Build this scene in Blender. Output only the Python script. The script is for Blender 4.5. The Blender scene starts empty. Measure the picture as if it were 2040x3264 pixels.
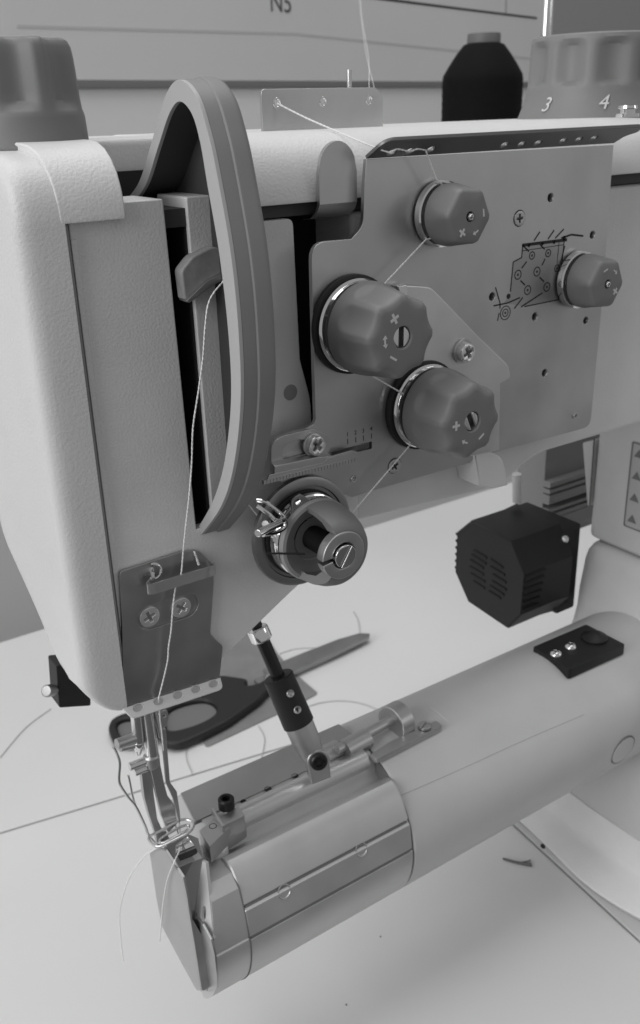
import bpy, bmesh, math, random
from mathutils import Vector as V, Matrix
random.seed(4)
scene = bpy.context.scene
K = 0.001            # the machine is laid out in millimetres
ZT = 310.0           # table top lies 310 mm below the lens
def W(p): return V((p[0]*K, p[1]*K, (p[2]+ZT)*K))
# ------------------------------------------------------------------ camera
RX = V((0.8252758, -0.24193809, 0.51028013))   # machine axes seen by the lens (right, down, forward)
RY = V((-0.56399946, -0.30715992, 0.76652293))
RZ = V((-0.02871348, -0.92039054, -0.3899446))
FPX, CX, CY, S = 3001.2994, 1020.0, 1632.0, 1.34921
EYE = V((0, -200, 0))
cam = bpy.data.cameras.new('camera'); co = bpy.data.objects.new('camera', cam)
scene.collection.objects.link(co); scene.camera = co
co.matrix_world = Matrix(((RX[0], -RX[1], -RX[2], EYE[0]*K), (RY[0], -RY[1], -RY[2], EYE[1]*K),
                          (RZ[0], -RZ[1], -RZ[2], (EYE[2]+ZT)*K), (0, 0, 0, 1)))
cam.sensor_fit = 'VERTICAL'; cam.sensor_height = 36; cam.lens = FPX/3264*36
cam.clip_start = 0.01; cam.clip_end = 50
cam.dof.use_dof = True; cam.dof.focus_distance = 0.222; cam.dof.aperture_fstop = 34
# ------------------------------------------------------------------ light
world = bpy.data.worlds.new('World'); scene.world = world; world.use_nodes = True
bg = world.node_tree.nodes['Background']; bg.inputs[0].default_value = (1, 1, 1, 1); bg.inputs[1].default_value = 0.29
def area(name, loc, target, sx, sy, power):
    l = bpy.data.lights.new(name, 'AREA'); l.shape = 'RECTANGLE'; l.size = sx; l.size_y = sy; l.energy = power
    o = bpy.data.objects.new(name, l); scene.collection.objects.link(o); o.location = loc
    o.rotation_euler = (V(target)-V(loc)).to_track_quat('-Z', 'Y').to_euler(); return o
area('window_light', (-1.35, -0.12, 0.85), (0.1, 0.05, 0.2), 1.1, 1.0, 15)
area('ceiling_light', (0.15, 0.3, 2.0), (0.15, 0.2, 0), 2.0, 1.5, 22)
area('side_light', (1.5, -1.3, 0.75), (0.15, 0.1, 0.2), 0.4, 0.5, 1.3)
vs = scene.view_settings; vs.view_transform = 'Standard'; vs.look = 'None'; vs.exposure = 0; vs.gamma = 1
# ------------------------------------------------------------------ rays of the photograph onto planes of the place (mm)
def ray(x, y):
    v = V(((x*S-CX)/FPX, (y*S-CY)/FPX, 1)); return V((RX.dot(v), RY.dot(v), RZ.dot(v)))
def on(x, y, ax, val):
    d = ray(x, y); return EYE + d*((val-EYE[ax])/d[ax])
def aX(x, y, v): return on(x, y, 0, v)
def aY(x, y, v=0.0): return on(x, y, 1, v)
def aZ(x, y, v): return on(x, y, 2, v)
def xz(pts, v=0.0): return [(aY(p[0], p[1], v).x, aY(p[0], p[1], v).z)+tuple(p[2:]) for p in pts]
def yz(pts, v): return [(aX(p[0], p[1], v).y, aX(p[0], p[1], v).z)+tuple(p[2:]) for p in pts]
BEDC = V((14, -226)); BEDR = 29.3
def abed(x, y, r=BEDR):
    d = ray(x, y); a = d.y**2+d.z**2; oy, oz = EYE.y-BEDC.x, EYE.z-BEDC.y
    b = 2*(oy*d.y+oz*d.z); c = oy*oy+oz*oz-r*r; D = max(0, b*b-4*a*c)
    return EYE + d*((-b-math.sqrt(D))/(2*a))
# ------------------------------------------------------------------ materials
def mat(name, col, rough=0.5, metal=0.0, bump=0.0, bscale=900, vary=0.0, vscale=60, rvary=0.0, spec=0.5, coat=0.0, alpha=1):
    m = bpy.data.materials.new(name); m.use_nodes = True; nt = m.node_tree; b = nt.nodes['Principled BSDF']
    b.inputs['Base Color'].default_value = (col, col, col, 1); b.inputs['Roughness'].default_value = rough
    b.inputs['Metallic'].default_value = metal; b.inputs['Specular IOR Level'].default_value = spec
    b.inputs['Coat Weight'].default_value = coat; b.inputs['Coat Roughness'].default_value = 0.15
    tc = nt.nodes.new('ShaderNodeTexCoord')
    if vary or rvary:
        n = nt.nodes.new('ShaderNodeTexNoise'); n.inputs['Scale'].default_value = vscale; n.inputs['Detail'].default_value = 6
        nt.links.new(tc.outputs['Object'], n.inputs['Vector'])
        if vary:
            r = nt.nodes.new('ShaderNodeMapRange'); r.inputs[1].default_value = 0.3; r.inputs[2].default_value = 0.7
            r.inputs[3].default_value = col*(1-vary); r.inputs[4].default_value = min(1, col*(1+vary))
            nt.links.new(n.outputs['Fac'], r.inputs[0]); nt.links.new(r.outputs[0], b.inputs['Base Color'])
        if rvary:
            r = nt.nodes.new('ShaderNodeMapRange'); r.inputs[1].default_value = 0.3; r.inputs[2].default_value = 0.7
            r.inputs[3].default_value = rough-rvary; r.inputs[4].default_value = rough+rvary
            nt.links.new(n.outputs['Fac'], r.inputs[0]); nt.links.new(r.outputs[0], b.inputs['Roughness'])
    if bump:
        n = nt.nodes.new('ShaderNodeTexNoise'); n.inputs['Scale'].default_value = bscale; n.inputs['Detail'].default_value = 2
        nt.links.new(tc.outputs['Object'], n.inputs['Vector'])
        bp = nt.nodes.new('ShaderNodeBump'); bp.inputs['Strength'].default_value = bump; bp.inputs['Distance'].default_value = 0.0002
        nt.links.new(n.outputs['Fac'], bp.inputs['Height']); nt.links.new(bp.outputs[0], b.inputs['Normal'])
    return m
M = dict(
    paint=mat('white_textured_paint', .74, .42, bump=.55, bscale=1500, vary=.05, vscale=40), link=mat('pale_satin_steel', .72, .4, 1, bump=.08, bscale=2500, vary=.1, vscale=45, rvary=.06), guide=mat('guide_steel', .44, .38, 1, bump=.08, bscale=2500, vary=.1, vscale=50, rvary=.08), screw=mat('zinc_plate', .85, .3, .85), bar=mat('bright_ground_bar', .68, .36, .85, bump=.04, bscale=2500, vary=.05), lever=mat('worn_grey_paint', .34, .55, bump=.4, bscale=600, vary=.3, vscale=120), face=mat('brightened_metal', .7, .5, .45, bump=.05, bscale=2500, vary=.04),
    cream=mat('white_bed_paint', .62, .4, bump=.15, bscale=700, vary=.05, vscale=30),
    cover=mat('white_plastic', .70, .4, bump=.5, bscale=1500, vary=.02),
    steel=mat('satin_steel', .57, .43, 1, bump=.08, bscale=2500, vary=.11, vscale=38, rvary=.09), flange=mat('shaded_flange_steel', .2, .42, 1, bump=.08, bscale=2500, vary=.06), sleeve=mat('machined_sleeve', .64, .46, .7, bump=.05, bscale=2500, vary=.05, vscale=70, rvary=.04), nickel=mat('nickel_plate', .78, .24, 1),
    steel_d=mat('dull_steel', .34, .42, 1, bump=.08, bscale=2500, vary=.08, vscale=60, rvary=.05),
    alu=mat('brushed_aluminium', .55, .42, 1, bump=.06, bscale=2500, vary=.06, vscale=70, rvary=.06),
    chrome=mat('chrome', .85, .1, 1),
    grey=mat('grey_plastic', .2, .5, bump=.12, bscale=1500, vary=.05, vscale=60),
    guard=mat('grey_guard_plastic', .24, .55, bump=.1, bscale=1500, vary=.04, vscale=60),
    rim=mat('pale_guard_rim', .45, .5, bump=.08, bscale=1500),
    black=mat('black_plastic', .011, .5, bump=.2, bscale=1200),
    blacks=mat('blackened_steel', .03, .35, .6, bump=.1, bscale=1500),
    cavity=mat('recess_shade_black', .012, .7),  # near-black; puts shade into slots and holes, also colours the dark ring and wire
    ink=mat('dark_print', .015, .6), mark=mat('white_print', .62, .5), ink_g=mat('grey_print', .2, .6),
    thread=mat('white_thread', .85, .8, bump=.5, bscale=4000), thread_b=mat('black_thread', .006, .8, spec=.15, bump=.6, bscale=1500),
    fabric=mat('grey_cloth', .22, .9, bump=.6, bscale=1800, vary=.1, vscale=60),
    table=mat('white_laminate', .70, .38, bump=.05, bscale=400, vary=.03, vscale=8),
    wall=mat('painted_wall', .8, .85, bump=.2, bscale=250, vary=.03, vscale=5),
    board=mat('whiteboard_enamel', .72, .3, vary=.04, vscale=4),
    edge=mat('board_trim', .2, .6), grip=mat('grey_soft_grip', .16, .5, bump=.2), fins=mat('grey_motor_paint', .25, .5), lint=mat('lint', .15, .9), cone=mat('grey_cone_plastic', .16, .5),
    label=mat('label_paper', .55, .6), seam=mat('dark_joint', .16, .8), lining=mat('dark_inside', .05, .6), groove=mat('grey_joint', .3, .7))  # dark and grey tones for joints, grooves and the table frame
# ------------------------------------------------------------------ mesh helpers
BASE = {}
def frame(o, n=(0, -1, 0), up=(0, 0, 1)):
    N = V(n).normalized(); U = V(up).cross(N)
    if U.length < 1e-6: U = V((1, 0, 0))
    U.normalize(); return V(o), U, N.cross(U), N
FRONT = lambda y: (V((0, y, 0)), V((1, 0, 0)), V((0, 0, 1)), V((0, -1, 0)))
LEFT = lambda x: (V((x, 0, 0)), V((0, -1, 0)), V((0, 0, 1)), V((-1, 0, 0)))      # u = -Y
TOP = lambda z: (V((0, 0, z)), V((1, 0, 0)), V((0, 1, 0)), V((0, 0, 1)))
def put(fr, u, v, w=0.0): return fr[0]+fr[1]*u+fr[2]*v+fr[3]*w
def rpoly(pts, r=0.0, n=5):
    out = []; m = len(pts)
    for i in range(m):
        p = V(pts[i][:2]); rr = pts[i][2] if len(pts[i]) > 2 else r
        if rr <= 0: out.append(tuple(p)); continue
        a = V(pts[i-1][:2])-p; b = V(pts[(i+1) % m][:2])-p
        rr = min(rr, a.length*.45, b.length*.45)
        p0 = p+a.normalized()*rr; p1 = p+b.normalized()*rr
        for k in range(n+1):
            t = k/n; q = p0*(1-t)**2+p*2*t*(1-t)+p1*t*t; out.append(tuple(q))
    return out
def circ(r, n=32, cx=0, cy=0, ry=None): return [(cx+r*math.cos(6.2831853*k/n), cy+(ry or r)*math.sin(6.2831853*k/n)) for k in range(n)]
def spline(pts, n=6, closed=False):
    P = [V(p) for p in pts]; m = len(P); out = []
    for i in range(m if closed else m-1):
        g = (lambda k: P[k % m]) if closed else (lambda k: P[max(0, min(m-1, k))])
        a, b, c, d = g(i-1), g(i), g(i+1), g(i+2)
        for k in range(n):
            t = k/n
            out.append(.5*((2*b)+(c-a)*t+(2*a-5*b+4*c-d)*t*t+(3*b-a-3*c+d)*t**3))
    if not closed: out.append(P[-1])
    return out
class MB:
    def __init__(s): s.bm = bmesh.new(); s.mi = 0
    def add(s, verts, faces):
        vs = [s.bm.verts.new(p) for p in verts]
        for f in faces:
            try: s.bm.faces.new([vs[i] for i in f]).material_index = s.mi
            except ValueError: pass
        return s
    def loft(s, loops, closed=True, cap0=True, cap1=True):
        m = len(loops[0]); vs = [p for l in loops for p in l]; fs = []
        for i in range(len(loops)-1):
            for j in range(m if closed else m-1):
                k = (j+1) % m; fs.append((i*m+j, i*m+k, (i+1)*m+k, (i+1)*m+j))
        if cap0: fs.append(tuple(range(m-1, -1, -1)))
        if cap1: fs.append(tuple(range((len(loops)-1)*m, len(loops)*m)))
        return s.add(vs, fs)
    def prism(s, poly, fr, w0, w1): return s.loft([[put(fr, p[0], p[1], w) for p in poly] for w in (w0, w1)])
    def box(s, x0, x1, y0, y1, z0, z1):
        return s.prism([(x0, y0), (x1, y0), (x1, y1), (x0, y1)], TOP(0), z0, z1)
    def lathe(s, prof, o, axis, n=40, fn=None, cap0=False, cap1=False, up=(0, 0, 1)):
        fr = frame(o, axis, up); loops = []
        for (r, h) in prof:
            loops.append([put(fr, *(lambda R, a: (R*math.cos(a), R*math.sin(a), h))(fn(r, h, 6.2831853*k/n) if fn else r, 6.2831853*k/n)) for k in range(n)])
        return s.loft(loops, True, cap0, cap1)
    def cyl(s, p0, p1, r0, r1=None, n=20):
        d = V(p1)-V(p0); return s.lathe([(r0, 0), (r0 if r1 is None else r1, d.length)], p0, d, n, None, True, True, up=(0.13, 0.31, 0.94))
    def tube(s, pts, r, n=8, closed=False, flat=1.0):
        P = [V(p) for p in pts]; m = len(P); loops = []; up = V((0.2, 0.3, 0.93)); N = None
        for i in range(m):
            t = (P[(i+1) % m]-P[i-1]) if closed else (P[min(i+1, m-1)]-P[max(i-1, 0)])
            t.normalize(); N = (up-t*up.dot(t)) if N is None else (N-t*N.dot(t)); N.normalize(); B = t.cross(N)
            rr = r(i/(m-1)) if callable(r) else r
            loops.append([P[i]+N*rr*flat*math.cos(6.2831853*k/n)+B*rr*math.sin(6.2831853*k/n) for k in range(n)])
        if closed: loops.append(loops[0]); return s.loft(loops, True, False, False)
        return s.loft(loops)
    def sheet(s, fr, outline, holes=(), t=1.0, bev=0.15, res=2):
        """flat plate with holes; front face on the frame, thickness behind it"""
        c = bpy.data.curves.new('tmp', 'CURVE'); c.dimensions = '2D'; c.fill_mode = 'BOTH'
        bev = min(bev, t*.49); c.extrude = max(0, t/2-bev); c.bevel_depth = bev; c.bevel_resolution = res; c.offset = -bev
        for lp in [outline]+list(holes):
            sp = c.splines.new('POLY'); sp.points.add(len(lp)-1); sp.use_cyclic_u = True
            for q, p in zip(sp.points, lp): q.co = (p[0], p[1], 0, 1)
        o = bpy.data.objects.new('tmp', c); scene.collection.objects.link(o)
        dg = bpy.context.evaluated_depsgraph_get(); me = bpy.data.meshes.new_from_object(o.evaluated_get(dg))
        s.add([put(fr, v.co.x, v.co.y, v.co.z-t/2) for v in me.vertices], [tuple(p.vertices) for p in me.polygons])
        bpy.data.objects.remove(o); bpy.data.curves.remove(c); bpy.data.meshes.remove(me); return s
    def text(s, fr, txt, size, t=0.06, shear=0.0):
        c = bpy.data.curves.new('tmp', 'FONT'); c.body = txt; c.size = size; c.extrude = t/2; c.align_x = 'CENTER'; c.align_y = 'CENTER'; c.shear = shear
        o = bpy.data.objects.new('tmp', c); scene.collection.objects.link(o)
        dg = bpy.context.evaluated_depsgraph_get(); me = bpy.data.meshes.new_from_object(o.evaluated_get(dg))
        s.add([put(fr, v.co.x, v.co.y, v.co.z+t/2) for v in me.vertices], [tuple(p.vertices) for p in me.polygons])
        bpy.data.objects.remove(o); bpy.data.curves.remove(c); bpy.data.meshes.remove(me); return s
def obj(name, mb, m, parent=None, base=None, bev=0.0, ang=35, segs=2, smooth=True, mats=None):
    bm = mb.bm
    bmesh.ops.remove_doubles(bm, verts=bm.verts, dist=1e-4)
    bmesh.ops.recalc_face_normals(bm, faces=bm.faces)
    if bev:
        es = [e for e in bm.edges if len(e.link_faces) == 2 and e.calc_face_angle(0) > math.radians(28)]
        bmesh.ops.bevel(bm, geom=es, offset=bev, segments=segs, profile=0.5, affect='EDGES', clamp_overlap=True)
    if base is None:
        lo = [min(v.co[i] for v in bm.verts) for i in range(3)]; hi = [max(v.co[i] for v in bm.verts) for i in range(3)]
        base = ((lo[0]+hi[0])/2, (lo[1]+hi[1])/2, lo[2])
    b = V(base)
    for v in bm.verts: v.co = (v.co-b)*K
    me = bpy.data.meshes.new(name); bm.to_mesh(me); bm.free()
    for mm in (mats or [m]): me.materials.append(mm if not isinstance(mm, str) else M[mm])
    if smooth: me.shade_smooth(); me.set_sharp_from_angle(angle=math.radians(ang))
    o = bpy.data.objects.new(name, me); scene.collection.objects.link(o)
    if smooth: wn_ = o.modifiers.new('weighted_normals', 'WEIGHTED_NORMAL'); wn_.keep_sharp = True; wn_.weight = 80
    link(o, parent, b); return o
def link(o, parent, b):
    BASE[o.name] = V(b)
    if parent: o.parent = parent; o.location = (V(b)-BASE[parent.name])*K
    else: o.location = W(b)
def tag(o, label, cat, group=None):
    o['label'] = label; o['category'] = cat
    if group: o['group'] = group
    return o
def thing(name, base, label, cat, group=None):
    o = bpy.data.objects.new(name, None); scene.collection.objects.link(o); o.empty_display_size = .02
    link(o, None, base); return tag(o, label, cat, group)
def part_empty(name, base, parent):
    o = bpy.data.objects.new(name, None); scene.collection.objects.link(o); o.empty_display_size = .01
    link(o, parent, base); return o
def dup(o, parent, base, rot=None):
    c = o.copy(); scene.collection.objects.link(c); link(c, parent, base)
    if rot is not None: c.rotation_euler = rot
    for ch in [x for x in o.children]:
        d = ch.copy(); scene.collection.objects.link(d); d.parent = c; BASE[d.name] = V(base)+(BASE[ch.name]-BASE[o.name])
    return c
# cross-recessed and slotted screw heads, facing along n
def cross_poly(a, w, ang=0.3):
    p = [(-w, a), (w, a), (w, w), (a, w), (a, -w), (w, -w), (w, -a), (-w, -a), (-w, -w), (-a, -w), (-a, w), (-w, w)]
    c, s_ = math.cos(ang), math.sin(ang); return [(x*c-y*s_, x*s_+y*c) for x, y in p]
def cross_screw(name, o, r, parent, m='chrome', n=(0, -1, 0), h=0.9, pan=False, ang=0.3):
    fr = frame(V(o)+V(n).normalized()*h, n); mb = MB()
    mb.sheet(fr, circ(r, 36), [cross_poly(r*.6, r*.16, ang)], h+1.3, (.3*h if pan else .12), 3)
    mb.lathe([(r*.9, -h-1.25), (0.01, -h-1.3)], fr[0], n, 16)
    return obj(name, mb, m, parent, base=V(o))
def slot_screw(name, o, r, parent, m='chrome', n=(0, -1, 0), h=1.0, ang=0.6, slot=0.16):
    fr = frame(V(o)+V(n).normalized()*h, n); mb = MB(); w = r*slot
    for sg in (1, -1):
        half = [(r*math.cos(t), r*math.sin(t)) for t in [math.asin(slot)+(math.pi-2*math.asin(slot))*k/14 for k in range(15)]]
        half = [(x*sg, y*sg) for x, y in half]
        c, s_ = math.cos(ang), math.sin(ang); half = [(x*c-y*s_, x*s_+y*c) for x, y in half]
        mb.sheet(fr, half, [], h*.7, .2, 2)
    mb.lathe([(r*.97, -h), (r*.97, -h*.62), (0.01, -h*.62)], fr[0], n, 28)
    return obj(name, mb, m, parent, base=V(o))
def hex_screw(name, o, r, parent, m='blacks', n=(0, 0, 1), h=3.0):
    fr = frame(V(o), n); mb = MB()
    mb.lathe([(r, 0), (r, h-.4), (r-.4, h), (r*.62, h)], o, n, 28)
    mb.lathe([(r*.62, h), (r*.55, h-.1), (r*.55, h*.45), (.01, h*.4)], o, n, 6)
    return obj(name, mb, m, parent, base=V(o))
# ================================================================== THE SEWING MACHINE
SM = thing('sewing_machine', (300, 20, -310), 'white industrial sewing machine with tension knobs and cylinder arm on white table', 'sewing machine')
HY = 7.0      # front of the head
# ---- casing of the head, with the lever slot
mb = MB()
oh = xz([(268, 1668), (150, 540), (138, 462), (388, 462, 0), (472, 1243), (504, 1243), (440, 520), (432, 458), (520, 450)], HY)
head = [(74.5, -143), (74.5, -17), (97.5, -17, .6), (98.6, -100), (103.6, -100), (103.3, -17, .6), (112, -17, .5), (112, -24), (132.5, -24, 2), (133, -60), (136, -72, 3), (136, -100), (134, -124), (128, -127, 3), (103.5, -141, 2)]
mb.prism(rpoly(head, 0), FRONT(HY), 0, -16)
obj('head_casing', mb, 'paint', SM, bev=.9, segs=3)
mb = MB(); mb.loft([[V((x, y, z)) for y, z in rpoly([(20, -132), (20, -24), (62, -24), (62, -70), (54, -108), (30, -126)], 2)] for x in (75.5, 95)])
mb.loft([[V((x, y, z)) for y, z in rpoly([(20, -122), (20, -24), (62, -24), (62, -70), (50, -106)], 2)] for x in (107, 131)]); obj('head_shell', mb, 'paint', SM, bev=1)
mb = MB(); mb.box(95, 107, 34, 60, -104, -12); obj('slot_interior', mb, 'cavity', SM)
mb = MB(); mb.box(102.9, 103.25, HY+1.2, 34, -99.9, -22); mb.box(99, 103, HY+3, 34, -99.9, -99.2); obj('slot_shade_sheet', mb, 'cavity', SM)  # dark sheets cover the lit slot walls, standing in for shade
c = aY(686, 927, HY); mb = MB(); mb.lathe([(2.15, -.5), (2.15, .06), (1.9, .12), (.01, .12)], c, (0, -1, 0), 28); obj('panel_plug', mb, mat('grey_plug', .3, .6), SM)
# ---- lower arm casing behind the tension plate
mb = MB()
arm = [(152, -24), (152, -113, 2), (211, -116, 4), (216, -114, 3), (228, -108.5, 6), (430, -108.5), (430, -24)]
mb.prism(rpoly(arm), FRONT(9), 0, -68); obj('arm_casing', mb, 'paint', SM, bev=3.0, segs=4)
mb = MB(); mb.prism(rpoly([(133, -113), (152.5, -113.4), (152.5, -100), (133, -100)]), FRONT(HY+1), 0, -64); obj('arm_gusset', mb, 'paint', SM, bev=1.2, segs=3)
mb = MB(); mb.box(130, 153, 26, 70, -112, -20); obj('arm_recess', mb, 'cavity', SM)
# ---- top cover with front roll and the flap over the head
prof = rpoly([(5, -20.6), (5, -19.5), (5.15, -17), (5.8, -14), (7.2, -10.8), (9.6, -7.9), (12.6, -5.8), (16, -4.6), (20, -4.1), (24, -4), (75, -4, 6), (75, -20.6, 1), (66, -20.6), (66, -18.6), (7, -18.6)], 0, 8)
YZ = lambda x: (V((x, 0, 0)), V((0, 1, 0)), V((0, 0, 1)), V((1, 0, 0)))
mb = MB()
mb.loft([[V((x0+k*max(0, min(16, y-5)), y, z)) for y, z in prof] for x0, k in ((72, -.12), (87.2, .0))]); mb.prism(prof, YZ(0), 113.5, 430)
obj('top_cover', mb, 'paint', SM, bev=.7, segs=3)
mb = MB(); mb.prism(rpoly([(36, -20), (36, -4.2, 2), (74, -4.2), (74, -20)]), YZ(0), 87.3, 113.5); obj('top_bridge', mb, 'paint', SM, bev=.6)
mb = MB(); mb.box(73, 429, 8, 66, -23.6, -19.5); obj('cover_gap_fill', mb, 'lining', SM)  # dark fill puts the shade into the gap under the cover
# ---- face cover on the left end
def cover_loop(x, i):
    k = max(0, min(1, (73-x)/11)); dz = 10*k*k
    p = [(5+i, -145.5+dz, 2.5), (5+i, -6-i, 15), (64-i, -5-i, 8), (66-i, -62, 8), (62-i*.6, -110, 6), (38-i*.6, -126+i*.3, 8), (24, -136+i*.3-(10-dz)*.15, 6), (14, -145.8+dz, 4)]
    return rpoly(p, 0, 6)
mb = MB(); mb.loft([[V((x, y, z)) for (y, z) in cover_loop(x, i)] for x, i in ((73.0, .0), (71, 0), (69, 0), (67.4, .02), (65.8, .08), (64.4, .35), (63.2, 1.0), (62.4, 2.0), (62.0, 3.3), (61.8, 6), (61.6, 12))])
obj('face_cover', mb, 'cover', SM, ang=50)
mb = MB(); mb.loft([[V((x, y, z)) for y, z in cover_loop(x, 1.2)] for x in (72.5, 74.0)]); obj('cover_seam', mb, 'groove', SM)
mb = MB(); mb.loft([[V((x, y, z)) for y, z in cover_loop(x, 2.6)] for x in (73.9, 74.6)]); obj('seam_gap', mb, 'cavity', SM)
mb = MB(); mb.prism(rpoly([(74.45, -141), (74.45, -24), (76, -24), (76, -141)]), FRONT(HY-.25), 0, -2); obj('panel_lip', mb, 'paint', SM, bev=.3)
# ---- take-up lever guard: hood open to the left
GX = 99.6
go = [(300, 470), (330, 425), (362, 320), (392, 222), (424, 188), (462, 225), (490, 310), (512, 410), (545, 600), (563, 780), (568, 950), (552, 1100), (523, 1195), (475, 1264)]
gi = [(318, 478), (346, 432), (374, 345), (400, 268), (424, 240), (452, 268), (472, 335), (490, 440), (519, 610), (540, 800), (545, 950), (530, 1090), (504, 1180), (470, 1243)]
PO = spline([(aX(x, y, GX).y, aX(x, y, GX).z) for x, y in go], 8)
PI_ = spline([(aX(x, y, GX).y, aX(x, y, GX).z) for x, y in gi], 8)
mb = MB(); n = len(PO)
ring = lambda x: [V((x, p[0], p[1])) for p in PO]+[V((x, p[0], p[1])) for p in reversed(PI_)]
LG = part_empty('lever_guard', (104, 5, -60), SM)
mb.loft([ring(GX), ring(GX+1.0)]); obj('guard_rim', mb, 'rim', LG, bev=.12)
mb = MB()
def grow(d, x):
    out = []
    for i, p in enumerate(PO):
        t = PO[min(i+1, n-1)]-PO[max(i-1, 0)]; nn = V((-t[1], t[0])); nn.normalize()
        if nn.x*(p[0]-15)+nn.y*(p[1]+40) < 0: nn = -nn
        out.append(V((x, p[0]+nn.x*d, p[1]+nn.y*d)))
    return out
loops = [grow(d, x) for d, x in ((-.6, GX+1.0), (-.1, GX+1.05), (0, GX+1.5), (0, GX+4.4), (.12, GX+4.55), (.45, GX+4.7), (.5, GX+5.0), (.5, GX+8.0), (.2, GX+8.9), (-.6, GX+9.6), (-1.6, GX+9.9))]
mb.loft(loops, closed=False, cap0=False, cap1=False)
ctr = [V((GX+9.9, p[0], p[1])) for p in PI_]
mb.loft([loops[-1], ctr], closed=False, cap0=False, cap1=False)
obj('guard_shell', mb, 'guard', LG)
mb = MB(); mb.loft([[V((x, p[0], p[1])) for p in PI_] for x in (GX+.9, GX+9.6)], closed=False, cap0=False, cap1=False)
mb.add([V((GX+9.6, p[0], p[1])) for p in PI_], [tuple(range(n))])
obj('guard_inner_wall', mb, 'lining', LG)  # inner wall coloured much darker than the shell
a = aX(411, 258, GX+9); b = aX(409, 452, GX+9)
mb = MB(); mb.cyl(a, b, .5, n=8); obj('guard_rib', mb, 'guard', LG)
# ---- take-up lever
mb = MB(); lv = [aY(*q, 4) for q in ((428, 640), (455, 606), (503, 582), (535, 590), (535, 640), (492, 664), (455, 706), (437, 712))]
mb.prism(rpoly([(p.x, p.z) for p in lv], 1), FRONT(4), 0, -4); obj('take_up_lever', mb, 'lever', SM, bev=1.0, segs=3)
mb = MB(); lv = [aY(*q, 3) for q in ((437, 712), (490, 662), (540, 640), (540, 655), (500, 676), (446, 716))]
mb.prism([(p.x, p.z) for p in lv], FRONT(2.6), 0, -4); obj('lever_lip', mb, 'alu', SM, bev=.3)
# ---- thread guide plate on the nose
G0 = 5.6
TG = part_empty('thread_guide', (85, 5, -120), SM)
gp = xz([(282, 1352, 1.2), (431, 1303), (470, 1301, 1.2), (504, 1335, 1), (505, 1380), (497, 1497, 1), (511, 1512, .6), (527, 1526, .8), (519, 1604, .8), (289, 1677, .6), (291, 1560), (289, 1480)], G0)
c1, c2 = aY(355, 1459, G0), aY(430, 1437, G0)
d12 = (c2-c1).normalized()
def stadium(a, b, r, n=10):
    a = V(a); b = V(b); d = (b-a).normalized(); p = math.atan2(d.y, d.x); out = []
    for k in range(n+1): t = p+math.pi/2+math.pi*k/n; out.append((a.x+r*math.cos(t), a.y+r*math.sin(t)))
    for k in range(n+1): t = p-math.pi/2+math.pi*k/n; out.append((b.x+r*math.cos(t), b.y+r*math.sin(t)))
    return out
st = stadium((c1.x, c1.z), (c2.x+1.4, c2.z+.3), 3.55)
mb = MB(); mb.sheet(FRONT(G0), rpoly(gp), [st], 1.0, .12)
fl0, fl1 = aY(289, 1677, G0), aY(519, 1604, G0)
obj('guide_plate', mb, 'guide', TG)
mb = MB(); mb.sheet(FRONT(G0+.75), stadium((c1.x, c1.z), (c2.x+1.4, c2.z+.3), 3.8), [], .5, .05); obj('screw_seat', mb, 'guide', TG)
for c_, an in ((c1, .35), (c2, .9)): cross_screw('cross_screw', c_+V((0, .75, 0)), 2.85, TG, 'screw', h=.5, ang=an)
# bottom lip bent forward, five thread holes on the bend
U = (fl1-fl0).normalized(); L = (fl1-fl0).length; Nn = V((0, -.72, .69)); Nn = (Nn-U*Nn.dot(U)).normalized(); Vd = Nn.cross(U)
fr = (fl0, U, Vd, Nn)
if fr[2].y > 0: fr = (fl0, U, -Vd, Nn)
lip = rpoly([(0, -.2), (L, -.2), (L-.3, 3.1, 1.6), (1.6, 3.3, 1.6)])
holes = [circ(1.5, 22, L*t+.2, .9, 1.0) for t in (.13, .335, .53, .72, .905)]
V_out = fr[2]
fr2 = (fl0, U, V_out, U.cross(V_out)); mb = MB(); mb.sheet(fr2, lip, holes, .8, .1); obj('guide_lip', mb, 'face', TG)  # lip coloured paler than its plate, with the light from above in it
for t in (.13, .335, .53, .72, .905):
    mb = MB(); q = put(fr2, L*t+.2, .9, -.35); mb.lathe([(1.5, -.5), (1.5, -.1), (1.2, .0), (.01, -.1)], q, fr2[3], 18); obj('hole_bright_disc', mb, 'alu', TG)  # added pale discs make the open holes read light
# hook strip across the plate
pw = [aY(506, 1338, G0-.4), aY(502, 1336, G0-3.0), aY(498, 1338, G0-4.2)]
h0, h1 = aY(496, 1339, 1.2), aY(352, 1383, 1.2)
path = [aY(505, 1330, G0)]+[aY(508, 1334, 3.4)]+[h0+(h1-h0)*t for t in (.02, .2, .5, .8, .93)]+[h1+V((-.3, .8, .1)), h1+V((.4, 2.1, .2)), h1+V((1.6, 2.6, .5))]
mb = MB(); pa = spline(path, 5); hz = V((0, 0, -2.9))
off = []
for i, p in enumerate(pa):
    t = pa[min(i+1, len(pa)-1)]-pa[max(i-1, 0)]; t.z = 0; t.normalize(); off.append(V((t.y, -t.x, 0))*.5)
mb.loft([[p for p in pa], [p+hz for p in pa], [p+hz+o_ for p, o_ in zip(pa, off)], [p+o_ for p, o_ in zip(pa, off)], [p for p in pa]], closed=False, cap0=False, cap1=False)
obj('thread_hook', mb, 'steel', TG)
mb = MB(); q = aY(468, 1318, 3.6); mb.cyl(q+V((0, 2, 1.2)), q+V((0, 0, -2.2)), .4, n=10); obj('hook_pin', mb, 'chrome', TG)
mb = MB(); q = aY(364, 1350, 4.2)
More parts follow.
